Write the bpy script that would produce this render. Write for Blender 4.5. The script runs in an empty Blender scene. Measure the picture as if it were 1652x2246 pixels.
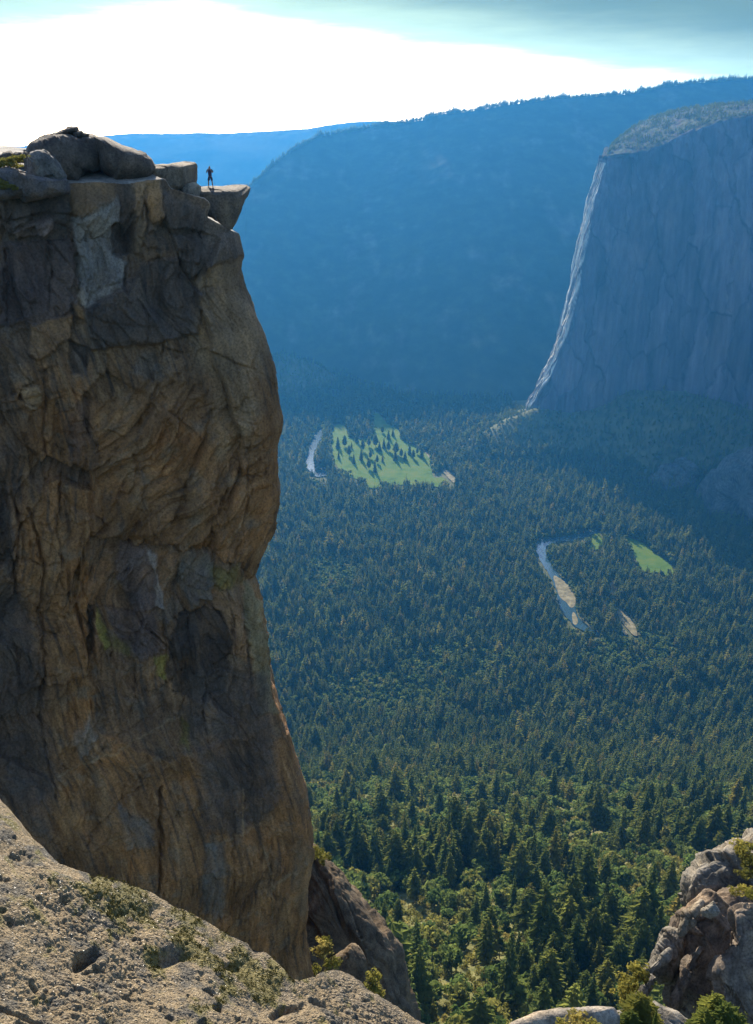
import bpy, bmesh, math, random
import numpy as np
from mathutils import Vector
R = math.radians
random.seed(11)
RNG = np.random.default_rng(11)
SC = bpy.context.scene
COL = SC.collection

# ------------------------------------------------------------------ camera
# the photograph is measured in a 1652 x 2246 frame; F is the focal length in it
F, CX, CY, PITCH = 2026.0, 826.0, 1123.0, R(22.8)
CP, SP = math.cos(PITCH), math.sin(PITCH)
SUN_AZ, SUN_EL = R(-12.0), R(23.0)

def ray(px, py):
    px = np.asarray(px, float); py = np.asarray(py, float)
    u = (CY - py) / F
    return np.stack([(px - CX) / F + 0 * u, CP + u * SP + 0 * px, -SP + u * CP + 0 * px], -1)

def at_y(px, py, Y):
    """the point seen at (px, py) that stands Y metres ahead"""
    d = ray(px, py)
    return d * (np.asarray(Y, float) / d[..., 1])[..., None]

def at_z(px, py, Z):
    d = ray(px, py)
    return d * (Z / d[..., 2])[..., None]

def project(P):
    P = np.asarray(P, float)
    f = P[..., 1] * CP - P[..., 2] * SP
    u = P[..., 1] * SP + P[..., 2] * CP
    f = np.where(f < 0.01, 0.01, f)
    return CX + F * P[..., 0] / f, CY - F * u / f

cam_d = bpy.data.cameras.new('camera')
cam = bpy.data.objects.new('camera', cam_d); COL.objects.link(cam)
cam_d.sensor_fit = 'VERTICAL'
cam_d.angle_y = 2 * math.atan(CY / F)
cam.rotation_euler = (R(90) - PITCH, 0, 0)
cam_d.clip_start, cam_d.clip_end = 0.1, 60000
SC.camera = cam

# ------------------------------------------------------------------ noise
_r = np.random.default_rng(3)
_PERM = _r.permutation(256); _PERM = np.concatenate([_PERM, _PERM, _PERM])
_G = _r.normal(size=(256, 3)); _G /= np.linalg.norm(_G, axis=1)[:, None]
_RV = _r.random((256, 6))

def perlin(p):
    sh = p.shape[:-1]; p = p.reshape(-1, 3)
    i = np.floor(p).astype(int); f = p - i; i &= 255
    w = f * f * f * (f * (f * 6 - 15) + 10)
    out = 0
    for dx in (0, 1):
        for dy in (0, 1):
            for dz in (0, 1):
                h = _PERM[_PERM[_PERM[i[:, 0] + dx & 255] + i[:, 1] + dy & 255] + i[:, 2] + dz & 255]
                g = _G[h]
                v = g[:, 0] * (f[:, 0] - dx) + g[:, 1] * (f[:, 1] - dy) + g[:, 2] * (f[:, 2] - dz)
                wx = w[:, 0] if dx else 1 - w[:, 0]
                wy = w[:, 1] if dy else 1 - w[:, 1]
                wz = w[:, 2] if dz else 1 - w[:, 2]
                out = out + v * wx * wy * wz
    return (out * 1.6).reshape(sh)

def fbm(p, octs=4, gain=0.5, ridged=False):
    a, s, out = 1.0, 0.0, 0
    for k in range(octs):
        n = perlin(p * (2.03 ** k) + 17.3 * k)
        if ridged: n = 1 - 2 * np.abs(n)
        out = out + a * n; s += a; a *= gain
    return out / s

def voro(p):
    """2-d cells: random values of the cell, vector from its centre, gap to the next cell"""
    sh = p.shape[:-1]; p = p.reshape(-1, 2)
    i = np.floor(p).astype(int)
    f1 = np.full(len(p), 9.0); f2 = np.full(len(p), 9.0)
    cid = np.zeros(len(p), int); vec = np.zeros((len(p), 2))
    for dx in (-1, 0, 1):
        for dy in (-1, 0, 1):
            c = i + (dx, dy)
            h = _PERM[_PERM[c[:, 0] & 255] + (c[:, 1] & 255)]
            q = c + _RV[h][:, :2]
            v = p - q; d = np.hypot(v[:, 0], v[:, 1])
            n = d < f1
            f2 = np.where(n, f1, np.minimum(f2, d))
            vec = np.where(n[:, None], v, vec); cid = np.where(n, h, cid); f1 = np.where(n, d, f1)
    return _RV[cid].reshape(sh + (6,)), vec.reshape(sh + (2,)), (f2 - f1).reshape(sh)

def smooth(x, a, b):
    t = np.clip((x - a) / (b - a), 0, 1); return t * t * (3 - 2 * t)

def inside(px, py, poly):
    px = np.asarray(px, float); py = np.asarray(py, float)
    r = np.zeros(px.shape, bool); n = len(poly)
    for k in range(n):
        (x0, y0), (x1, y1) = poly[k], poly[(k + 1) % n]
        if y0 == y1: continue
        c = ((y0 > py) != (y1 > py)) & (px < (x1 - x0) * (py - y0) / (y1 - y0) + x0)
        r ^= c
    return r

def line_dist(px, py, pts, closed=False):
    d = np.full(np.shape(px), 1e9); n = len(pts)
    for k in range(n if closed else n - 1):
        (x0, y0), (x1, y1) = pts[k], pts[(k + 1) % n]
        dx, dy = x1 - x0, y1 - y0
        t = np.clip(((px - x0) * dx + (py - y0) * dy) / (dx * dx + dy * dy + 1e-9), 0, 1)
        d = np.minimum(d, np.hypot(px - x0 - t * dx, py - y0 - t * dy))
    return d

def poly_sd(px, py, poly):
    """positive inside"""
    d = line_dist(px, py, poly, True)
    return np.where(inside(px, py, poly), d, -d)

# ------------------------------------------------------------------ mesh helpers
def make_mesh(name, V, Q, mat=None, tint=None, shade=True):
    V = np.ascontiguousarray(V, np.float32).reshape(-1, 3); Q = np.asarray(Q, np.int32)
    me = bpy.data.meshes.new(name)
    k = Q.shape[1]
    me.vertices.add(len(V)); me.vertices.foreach_set('co', V.ravel())
    me.loops.add(Q.size); me.loops.foreach_set('vertex_index', Q.ravel())
    me.polygons.add(len(Q)); me.polygons.foreach_set('loop_start', np.arange(0, Q.size, k, dtype=np.int32))
    me.polygons.foreach_set('use_smooth', np.full(len(Q), shade))
    me.update(calc_edges=True); me.validate()
    if tint is not None:
        a = me.color_attributes.new('tint', 'FLOAT_COLOR', 'POINT')
        t = np.ones((len(V), 4), np.float32); t[:, :3] = np.asarray(tint).reshape(-1, 3)
        a.data.foreach_set('color', t.ravel())
    if mat: me.materials.append(mat)
    return me

def link(name, me, parent=None):
    o = bpy.data.objects.new(name, me); COL.objects.link(o)
    if parent: o.parent = parent
    return o

def grid_quads(r, c, wrap=False):
    i = np.arange(r * c).reshape(r, c)
    if wrap: i = np.concatenate([i, i[:, :1]], 1)
    return np.stack([i[:-1, :-1], i[:-1, 1:], i[1:, 1:], i[1:, :-1]], -1).reshape(-1, 4)

def grid_normals(P, wrap=False):
    if wrap:
        Q = np.concatenate([P[:, -1:], P, P[:, :1]], 1)
        du = (Q[:, 2:] - Q[:, :-2])
    else:
        du = np.gradient(P, axis=1)
    n = np.cross(np.gradient(P, axis=0), du)
    return n / (np.linalg.norm(n, axis=-1, keepdims=True) + 1e-9)

def tag(o, label=None, cat=None, group=None, kind=None):
    if label: o['label'] = label
    if cat: o['category'] = cat
    if group: o['group'] = group
    if kind: o['kind'] = kind
    return o

def empty(name, loc=(0, 0, 0)):
    o = bpy.data.objects.new(name, None); o.location = loc; o.empty_display_size = 0.2
    COL.objects.link(o); return o

# ------------------------------------------------------------------ materials
class NT:
    def __init__(s, name):
        s.m = bpy.data.materials.new(name); s.m.use_nodes = True
        s.t = s.m.node_tree; s.t.nodes.clear()
        s.out = s.n('ShaderNodeOutputMaterial')
    def n(s, typ, **kw):
        x = s.t.nodes.new(typ)
        for k, v in kw.items():
            if k in x.inputs: x.inputs[k].default_value = v
            else: setattr(x, k, v)
        return x
    def l(s, a, b): s.t.links.new(a, b)
    def coord(s, scale=(1, 1, 1), rot=(0, 0, 0)):
        g = s.n('ShaderNodeNewGeometry'); mp = s.n('ShaderNodeMapping')
        mp.inputs['Scale'].default_value = scale; mp.inputs['Rotation'].default_value = rot
        s.l(g.outputs['Position'], mp.inputs['Vector']); return mp.outputs[0]
    def noise(s, vec, scale, detail=4, rough=0.55):
        x = s.n('ShaderNodeTexNoise'); x.inputs['Scale'].default_value = scale
        x.inputs['Detail'].default_value = detail; x.inputs['Roughness'].default_value = rough
        s.l(vec, x.inputs['Vector']); return x.outputs['Fac']
    def ramp(s, fac, stops):
        x = s.n('ShaderNodeValToRGB'); e = x.color_ramp.elements
        while len(e) < len(stops): e.new(0.5)
        for k, (p, c) in enumerate(stops):
            e[k].position = p; e[k].color = (*c, 1) if len(c) == 3 else c
        s.l(fac, x.inputs['Fac']); return x.outputs['Color']
    def mix(s, fac, a, b, mode='MIX'):
        x = s.n('ShaderNodeMix', data_type='RGBA', blend_type=mode)
        for v, i in ((fac, 0), (a, 6), (b, 7)):
            if hasattr(v, 'links') or hasattr(v, 'is_linked'): s.l(v, x.inputs[i])
            else: x.inputs[i].default_value = v if i == 0 else (*v, 1)
        return x.outputs[2]
    def math(s, op, a, b=0.0):
        x = s.n('ShaderNodeMath', operation=op)
        for v, i in ((a, 0), (b, 1)):
            if hasattr(v, 'is_linked'): s.l(v, x.inputs[i])
            else: x.inputs[i].default_value = v
        return x.outputs[0]
    def bump(s, h, dist, strength=1.0):
        x = s.n('ShaderNodeBump'); x.inputs['Distance'].default_value = dist; x.inputs['Strength'].default_value = strength
        s.l(h, x.inputs['Height']); return x.outputs[0]
    def principled(s, col, rough=0.9, spec=0.2, normal=None):
        x = s.n('ShaderNodeBsdfPrincipled'); x.inputs['Roughness'].default_value = rough
        x.inputs['Specular IOR Level'].default_value = spec
        if hasattr(col, 'is_linked'): s.l(col, x.inputs['Base Color'])
        else: x.inputs['Base Color'].default_value = (*col, 1)
        if normal is not None: s.l(normal, x.inputs['Normal'])
        s.l(x.outputs[0], s.out.inputs['Surface']); return x

def rock_material(name, grain, relief, stretch=(1, 1, 0.25), stain=0.55, fine=1.0, spec=0.14):
    """weathered granite: mineral colour and painted light or shade come from 'tint', with streaks, specks and relief"""
    t = NT(name)
    a = t.n('ShaderNodeAttribute', attribute_name='tint')
    c = t.coord(); cs = t.coord(stretch)
    streak = t.noise(cs, grain * 0.5, 6, 0.62)
    col = t.mix(1.0, a.outputs['Color'], t.ramp(streak, [(0.26, (1 - stain,) * 3), (0.5, (0.95, 0.95, 0.95)), (0.76, (1.5, 1.42, 1.3))]), 'MULTIPLY')
    patch = t.noise(c, grain * 0.18, 5, 0.6)
    col = t.mix(1.0, col, t.ramp(patch, [(0.3, (0.72, 0.74, 0.8)), (0.52, (1, 1, 1)), (0.72, (1.25, 1.1, 0.92))]), 'MULTIPLY')
    speck = t.noise(c, grain * 5.0, 3, 0.7)
    col = t.mix(1.0, col, t.ramp(speck, [(0.34, (1 - 0.4 * fine,) * 3), (0.5, (1, 1, 1)), (0.68, (1 + 0.3 * fine,) * 3)]), 'MULTIPLY')
    h = t.math('ADD', t.math('MULTIPLY', t.noise(cs, grain * 1.0, 8, 0.68), 1.0), t.math('MULTIPLY', t.noise(c, grain * 3.0, 5, 0.7), 0.4))
    t.principled(col, 0.9, spec, t.bump(h, relief))
    return t.m

def foliage_material(name, dark, light, warm, transl=0.35):
    t = NT(name)
    oi = t.n('ShaderNodeObjectInfo')
    c = t.coord()
    n = t.noise(c, 0.35, 2)
    col = t.ramp(oi.outputs['Random'], [(0.0, dark), (0.55, tuple((p + q) / 2 for p, q in zip(dark, light))), (0.85, light), (1.0, warm)])
    col = t.mix(1.0, col, t.ramp(n, [(0.3, (0.6, 0.65, 0.65)), (0.7, (1.35, 1.3, 1.15))]), 'MULTIPLY')
    d = t.n('ShaderNodeBsdfDiffuse'); tr = t.n('ShaderNodeBsdfTranslucent'); m = t.n('ShaderNodeMixShader')
    t.l(col, d.inputs['Color']); t.l(col, tr.inputs['Color']); m.inputs[0].default_value = transl
    t.l(d.outputs[0], m.inputs[1]); t.l(tr.outputs[0], m.inputs[2]); t.l(m.outputs[0], t.out.inputs['Surface'])
    return t.m

def plain(name, col, rough=0.85, spec=0.2, scale=8.0, var=0.25):
    t = NT(name); n = t.noise(t.coord(), scale, 4)
    c = t.mix(1.0, col, t.ramp(n, [(0.3, (1 - var,) * 3), (0.7, (1 + var,) * 3)]), 'MULTIPLY')
    t.principled(c, rough, spec); return t.m

M = {}
M['cliff'] = rock_material('cliff_granite', 1.0, 0.22, (1, 1, 0.22), 0.55)
M['summit'] = rock_material('summit_granite', 1.2, 0.15, (1, 1, 0.5), 0.5)
M['outcrop'] = rock_material('outcrop_granite', 1.1, 0.2, (1, 1, 0.35), 0.55)
M['monolith'] = rock_material('monolith_granite', 0.03, 2.5, (1, 1, 0.08), 0.4, 0.15, 0.02)
M['far_hill'] = rock_material('forested_hillside', 0.03, 0.6, (1, 1, 0.6), 0.3, 0.2, 0.02)
M['fir'] = foliage_material('fir_needles', (0.098, 0.130, 0.040), (0.155, 0.178, 0.048), (0.22, 0.20, 0.05), 0.58)
M['pine'] = foliage_material('pine_needles', (0.118, 0.146, 0.040), (0.185, 0.195, 0.048), (0.25, 0.21, 0.055), 0.6)
M['leaf'] = foliage_material('broad_leaves', (0.10, 0.145, 0.038), (0.16, 0.19, 0.05), (0.24, 0.22, 0.055), 0.55)
M['shrub'] = foliage_material('shrub_leaves', (0.17, 0.165, 0.040), (0.27, 0.235, 0.06), (0.31, 0.25, 0.08), 0.55)
M['moss'] = foliage_material('yellow_moss', (0.045, 0.042, 0.012), (0.075, 0.066, 0.018), (0.10, 0.085, 0.024), 0.15)
M['bark'] = plain('bark', (0.10, 0.075, 0.055), scale=3.0)
# ------------------------------------------------------------------ terrain
FLOOR = -1075.0
SKY2 = [(380, 520), (480, 462), (540, 420), (600, 362), (640, 330), (700, 300), (760, 289), (820, 281), (900, 269), (940, 261), (960, 251), (1000, 247),
        (1060, 241), (1100, 232), (1200, 218), (1300, 211), (1390, 206), (1440, 194), (1470, 188), (1520, 183), (1600, 177),
        (1652, 173), (1800, 166), (2100, 160)]
SKY1 = [(-500, 318), (-200, 316), (0, 321), (45, 322), (150, 306), (235, 297), (290, 292), (330, 293), (400, 293), (440, 290), (480, 294),
        (540, 290), (600, 287), (680, 282), (720, 274), (770, 267), (830, 265), (885, 267), (1000, 272), (1200, 280)]
BASE2 = [(300, 725, 3850), (380, 738, 3950), (480, 757, 4030), (580, 778, 4080), (660, 802, 4060), (760, 835, 3970), (870, 870, 3829), (960, 882, 3770), (1060, 890, 3730), (1170, 886, 3760), (1300, 874, 3830), (1700, 850, 4000), (2100, 830, 4150)]
NOSE = [(1348, 300), (1338, 318), (1330, 350), (1318, 400), (1307, 440), (1300, 490), (1292, 530), (1282, 580), (1271, 640), (1258, 690), (1245, 735),
        (1228, 785), (1208, 825), (1190, 855), (1178, 880), (1165, 902)]
ELBASE = [(1165, 902), (1210, 906), (1250, 908), (1290, 900), (1330, 886), (1375, 866), (1420, 856), (1480, 860), (1540, 874), (1600, 886), (1652, 897), (1800, 915), (2000, 925)]

def interp(x, pts):
    a = np.array(pts, float); return np.interp(x, a[:, 0], a[:, 1])

def el_y(px):                      # distance of the monolith's south-east face
    return 3190 - 0.16 * (px - 1165)

_q = np.array([at_y(x, y, el_y(x)) for x, y in ELBASE])   # foot of the big wall in the world

def ground_z(x, y, detail=True):
    sl = -194 - 0.64 * y
    d = FLOOR - sl
    z = np.where(np.abs(d) < 120, np.maximum(sl, FLOOR) + (120 - np.minimum(np.abs(d), 120)) ** 2 / 480, np.maximum(sl, FLOOR))
    # talus apron under the monolith
    fx = np.clip(x, _q[0, 0], _q[-1, 0])
    fy = np.interp(fx, _q[:, 0], _q[:, 1]); fz = np.interp(fx, _q[:, 0], _q[:, 2])
    dist = np.hypot(x - fx, np.maximum(fy - y, 0) + 0 * x)
    tal = fz + 6 - 0.52 * dist + 0.00012 * dist ** 2
    tal = np.where(y > fy, fz + 6 - 0.5 * np.abs(x - fx) - 0.3 * (y - fy), tal)
    z = np.maximum(z, np.where(dist < 1200, tal, -9999))
    z = z + 128 * smooth(-x, -80, 520) * smooth(y, 3480, 4080)
    # rocky knolls standing in the shade below the wall
    for kx, ky, sx, sy, h in KNOLLS:
        z = z + h * np.exp(-((x - kx) / sx) ** 2 - ((y - ky) / sy) ** 2)
    if detail:
        p = np.stack([x, y, 0 * x], -1)
        rough = smooth(z, FLOOR + 2, FLOOR + 90)
        z = z + rough * (fbm(p / 140.0, 4) * 22 + fbm(p / 35.0, 3, ridged=True) * 3) + (1 - rough) * perlin(p / 300.0) * 2.0
    return z

KNOLLS = []
_k1 = at_z(1500, 1135, FLOOR); _k2 = at_z(1640, 1130, FLOOR)
KN_UNUSED = [(_k1[0] + 30, _k1[1] + 120, 90, 150, 55), (_k2[0] + 60, _k2[1] + 60, 110, 210, 150)]

def ground_at(px, py):
    d = ray(px, py); d = d / np.linalg.norm(d, axis=-1, keepdims=True)
    s = np.full(d.shape[:-1], 200.0)
    for k in range(420):
        p = d * s[..., None]
        g = p[..., 2] - ground_z(p[..., 0], p[..., 1], False)
        s = s + np.where(g > 0, np.clip(g * 0.5, 0.3, 60), 0)
    return d * s[..., None]

# one sheet of ground, fanning out to the horizon
az = np.radians(np.linspace(-62, 62, 620))
rr = np.concatenate([np.linspace(-2, 240, 40), np.geomspace(245, 12500, 560)])
rr = np.maximum(rr, 3)
A, RR = np.meshgrid(az, rr)
gx, gy = RR * np.sin(A), RR * np.cos(A)
gz = ground_z(gx, gy)
P = np.stack([gx, gy, gz], -1)
t = NT('forest_floor')
c = t.coord()
hi = t.n('ShaderNodeSeparateXYZ'); t.l(c, hi.inputs[0])
n1 = t.noise(c, 0.02, 6, 0.65); n2 = t.noise(c, 0.16, 5, 0.7)
low = t.ramp(n1, [(0.3, (0.05, 0.06, 0.022)), (0.55, (0.10, 0.10, 0.036)), (0.75, (0.16, 0.135, 0.065))])
high = t.ramp(n2, [(0.32, (0.05, 0.058, 0.02)), (0.5, (0.12, 0.115, 0.038)), (0.64, (0.155, 0.14, 0.055)), (0.78, (0.27, 0.24, 0.18))])
fac = t.n('ShaderNodeMapRange'); fac.inputs[1].default_value = FLOOR + 40; fac.inputs[2].default_value = FLOOR + 300
nearer = t.n('ShaderNodeMapRange'); nearer.inputs[1].default_value = 1900; nearer.inputs[2].default_value = 1700; t.l(hi.outputs[1], nearer.inputs[0])
t.l(hi.outputs[2], fac.inputs[0])
t.principled(t.mix(t.math('MULTIPLY', fac.outputs[0], nearer.outputs[0]), low, high), 0.95, 0.1, t.bump(n2, 1.5))
ground = tag(link('ground', make_mesh('ground', P, grid_quads(*gx.shape), t.m)), kind='structure')

def ridge(name, sky, base, base_fixed, dist_f, mat, tint_fn, amp, pxr, cols, rows):
    px = np.linspace(*pxr, cols)
    sy = interp(px, sky)
    D = dist_f(px)
    k_ = np.hanning(61); k_ /= k_.sum(); sm = lambda v: np.convolve(np.pad(v, 30, mode='edge'), k_, 'same')[30:-30]
    ba = np.array(base if base is not None else [(0, 0, 0)], float)
    if base is not None: D = sm(np.interp(px, ba[:, 0], ba[:, 2])) + D
    top = at_y(px, sm(sy), D); top[:, 2] -= 4; crest = at_y(px, 0.75 * sy + 0.25 * sm(sy), D)[:, 2] - top[:, 2]
    if base is not None:
        ba = np.array(base, float); b = at_y(px, sm(np.interp(px, ba[:, 0], ba[:, 1])), sm(np.interp(px, ba[:, 0], ba[:, 2])))
    else:
        b = at_y(px, sy, base_fixed); b[:, 2] = FLOOR
    tt = np.concatenate([np.linspace(-0.06, 1, rows), np.linspace(1.02, 1.6, 24)])
    T, PX = np.meshgrid(tt, px, indexing='ij')
    f = np.where(T < 1, T + 0.05 * np.sin(np.pi * np.clip(T, 0, 1)), 1)
    XY = b[None, :, :2] + (top - b)[None, :, :2] * T[..., None]
    Z = b[None, :, 2] + (top - b)[None, :, 2] * f - np.where(T > 1, (T - 1) * 420, 0) + np.where(T < 0, T * 300, 0)
    p = np.stack([XY[..., 0], XY[..., 1], Z * 0.4], -1)
    env = np.clip(T * 6, 0, 1) * np.clip((1 - T) * 5, 0.0, 1)
    n = fbm(p / 700.0, 6, 0.55, True) * amp + fbm(p / 120.0, 4) * amp * 0.12 + fbm(np.stack([p[..., 0] + 0.5 * p[..., 2], p[..., 1], p[..., 2] * 0.6], -1) / 800.0 + 5, 2) * amp * 2.2
    dirv = np.stack([XY[..., 0] * 0, XY[..., 1] * 0 - 0.6, Z * 0 + 0.8], -1)
    P = np.stack([XY[..., 0], XY[..., 1], Z], -1) + dirv * (n * env)[..., None]
    P[..., 2] += crest[None] * smooth(T, 0.8, 1.0)
    P[..., 2] += np.where(T >= 0.93, 1, 0) * fbm(p / 60.0, 3) * 5
    return tag(link(name, make_mesh(name, P, grid_quads(*T.shape), mat, tint_fn(p))), kind='structure'), top + np.stack([0 * crest, 0 * crest, crest], -1)

def hill_tint(p):
    n = fbm(p / 260.0, 5, 0.6)
    n = n + 0.5 * fbm(np.stack([p[..., 0] / 70, p[..., 1] / 200, p[..., 2] / 300], -1), 4)
    w = smooth(n, 0.05, 0.6)[..., None] * 0.5
    return (1 - w) * np.array([0.040, 0.055, 0.036]) + w * np.array([0.15, 0.145, 0.13])
hill2, top2 = ridge('mountain', SKY2, BASE2, 0, lambda x: np.interp(x, [300, 540, 640, 760, 900], [800, 1100, 1500, 1900, 2050]), M['far_hill'], hill_tint, 9, (300, 2100), 620, 260)
hill1, top1 = ridge('distant_hills', SKY1, None, 7600, lambda x: 9800 + 0 * x, M['far_hill'], lambda p: hill_tint(p) * 0.35, 5, (-500, 1250), 420, 90)

# ------------------------------------------------------------------ the granite monolith on the right
def build_monolith():
    rows_f = np.linspace(0, 1, 250)
    # columns: back of the west face ... nose ... far along the south-east face
    NB = 170; qb = np.linspace(-1, 0, NB, endpoint=False); qf = np.linspace(0, 1, 420) ** 1.25
    nose_y = np.array(NOSE)[:, 1]; nose_x = np.array(NOSE)[:, 0]
    BROW = [(1335, 345), (1400, 338), (1460, 318), (1520, 292), (1580, 268), (1652, 256), (1800, 246), (2000, 240)]
    V = rows_f[:, None]
    # south-east face
    pxe = 1165 + (2000 - 1165) * qf               # foot
    foot_y = interp(pxe, ELBASE)
    pxt = 1335 + (2000 - 1335) * qf               # brow
    brow_y = interp(pxt, BROW)
    py = brow_y[None] + (foot_y - brow_y)[None] * V
    # keep the left edge on the curving prow, the rest on a straight blend
    edge = np.interp(py[:, 0], nose_y, nose_x)
    lin = pxt[None] + (pxe - pxt)[None] * V
    off = (edge - lin[:, 0])[:, None] * np.exp(-(qf[None] * 4.5))
    PXf = lin + off
    Y = el_y(PXf) + 150 * (1 - V) ** 1.5 + 25 * np.exp(-(qf[None] * 26))
    face = at_y(PXf, py, Y)
    # west face, turning away at the prow
    edge3 = face[:, :1]
    back = -qb[None, :, None]
    west = edge3 + np.stack([(4 * back + 190 * np.maximum(back - 0.3, 0) ** 2)[..., 0] + 0 * V, (250 * back)[..., 0] * (0.75 + 0.55 * np.sin(np.pi * V ** 0.8)), 0 * back[..., 0] + 0 * V], -1)
    wall = np.concatenate([west, face], 1)
    # foot continues down into the talus, top rolls back over the brow
    rolls = np.linspace(0, 1, 70)[1:]
    TOP = [(1335, 339), (1343, 327), (1356, 308), (1380, 284), (1420, 262), (1460, 249), (1500, 241), (1560, 238), (1652, 236), (1800, 232), (2000, 228)]
    ty = interp(pxt, TOP)
    topf = at_y(pxt + 6, ty, el_y(pxt) + 150 + 640)
    lead = face[0]
    r_ = rolls[::-1, None, None]
    crown = lead[None] * (1 - r_) + topf[None] * r_
    crown[..., 2] += (np.sin(r_[..., 0] * np.pi) * 26)
    wt = west[0][None] * (1 - r_) + (topf[:1] + (west[0] - west[0][-1:]))[None] * r_
    wt[..., 2] += np.sin(r_[..., 0] * np.pi) * 26
    cap = np.concatenate([wt, crown], 1)
    down = wall[-1:] + np.array([0, -6, -60.0])[None, None] * np.linspace(0.3, 1, 4)[:, None, None]
    P = np.concatenate([cap, wall, down], 0)
    N = grid_normals(P)
    if N[150, 300, 1] > 0: N = -N
    p = P.copy(); p[..., 2] *= 0.16
    rel = fbm(p / 120.0, 5, 0.55) * 14 + fbm(p / 30.0, 4, 0.6, True) * 6
    isw = (np.arange(P.shape[1]) < NB)[None]
    iscap = (np.arange(P.shape[0]) < len(rolls))[:, None]
    flute = np.stack([P[..., 0] / 60, P[..., 1] / 26.0, P[..., 2] / 420.0], -1)
    rel = rel + isw * (fbm(flute, 4, 0.55, True) * 10 + fbm(P / 50.0, 3) * 5)
    pc = P / 40.0
    rel = np.where(iscap, fbm(pc, 5, 0.6, True) * 6, rel)
    edgefade = np.ones(P.shape[1]); edgefade[NB - 3:NB + 4] = 0.5
    jx_ = P[..., 0] + fbm(P / 90.0, 3) * 45
    rv_, ve_, gp_ = voro(np.stack([jx_ / 75.0, P[..., 2] / 260.0 + jx_ / 400.0], -1))
    rel = rel + np.where(isw | iscap, 0, (rv_[..., 3] - 0.5) * 16 + ((rv_[..., 4] - 0.5) * ve_[..., 0]) * 22)
    P = P + N * (rel * edgefade[None])[..., None]
    tint = np.zeros(P.shape) + np.array([0.100, 0.097, 0.106])
    v = fbm(np.stack([P[..., 0] / 60, P[..., 1] / 60, P[..., 2] / 700], -1), 4)
    tint *= (1 - 0.4 * smooth(v, 0.1, 0.5))[..., None]
    jx_ = P[..., 0] + fbm(P / 90.0, 3) * 45
    rv_, ve_, gp_ = voro(np.stack([jx_ / 75.0, P[..., 2] / 260.0 + jx_ / 400.0], -1))
    tint *= (0.78 + 0.5 * rv_[..., 2])[..., None] * (1 - 0.35 * np.exp(-(gp_ / 0.03) ** 2))[..., None]
    v2 = fbm(np.stack([P[..., 0] / 14, P[..., 1] / 14, P[..., 2] / 320], -1) + 30, 4)
    tint *= (1 + 0.5 * v2)[..., None] * np.array([1.02, 0.98, 1.0])
    rl_ = (rv_[..., 3] - 0.5) * 16
    wpart = np.zeros(P.shape[:2]); wpart[:, :NB] = 1
    wpart[:len(rolls) + 6] = 0
    strp = fbm(np.stack([P[..., 1] / 15 + P[..., 2] / 160, P[..., 2] / 900, 0 * P[..., 0]], -1), 4, 0.65)
    wpart = wpart * (0.15 + 2.2 * smooth(strp, -0.12, 0.4)); tint = tint * np.where(wpart > 0, 0.6, 1.0)[..., None]
    tint = tint + (wpart * 0.30)[..., None] * np.array([1, 0.92, 0.70])  # sunlit streaks of the rim put into the west face colour
    tc = fbm(P / 22.0, 3)
    tree = iscap & (tc > -0.12)
    tint[tree] = (0.05, 0.06, 0.035)
    tint[iscap & ~tree] *= 0.5
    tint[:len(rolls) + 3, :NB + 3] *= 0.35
    global CAP_PTS
    CAP_PTS = P[2:len(rolls) - 2, NB:].reshape(-1, 3)
    o = link('granite_monolith', make_mesh('granite_monolith', P, grid_quads(*P.shape[:2]), M['monolith'], tint))
    return tag(o, 'vast pale granite monolith at the right with a sunlit rim, standing over the valley forest', 'rock face')
monolith = build_monolith()
# ------------------------------------------------------------------ meadows, river and sand on the valley floor
def sheet(name, poly, mat, lift, grow=7.0):
    """a flat sheet lying on the valley floor inside a traced outline"""
    W = at_z(np.array([p[0] for p in poly]), np.array([p[1] for p in poly]), FLOOR)[:, :2]
    if len(W) < 400:                                # round the outline off
        for _ in range(3):
            n = np.roll(W, -1, 0)
            W = np.stack([W * 0.75 + n * 0.25, W * 0.25 + n * 0.75], 1).reshape(-1, 2)
    seg = np.linalg.norm(np.roll(W, -1, 0) - W, axis=1); L_ = np.concatenate([[0], np.cumsum(seg)]); t_ = np.arange(0, L_[-1], 5.0); cl = np.vstack([W, W[:1]])
    W = np.stack([np.interp(t_, L_, cl[:, 0]), np.interp(t_, L_, cl[:, 1])], -1)
    bm = bmesh.new()
    vs = []
    for k, (x, y) in enumerate(W):
        w3 = np.array([[x / 30.0, y / 45.0, 4.0], [x / 30.0, y / 45.0, 9.0]]); wob = fbm(w3, 3, 0.7) * grow
        vs.append(bm.verts.new((x + wob[0], y + wob[1] * 2.0, float(ground_z(np.array(x), np.array(y))) * 0 + FLOOR + lift)))
    f = bm.faces.new(vs)
    if f.normal.z < 0: f.normal_flip()
    bmesh.ops.triangulate(bm, faces=[f])
    me = bpy.data.meshes.new(name); bm.to_mesh(me); bm.free(); me.materials.append(mat)
    return tag(link(name, me), kind='structure')

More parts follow.
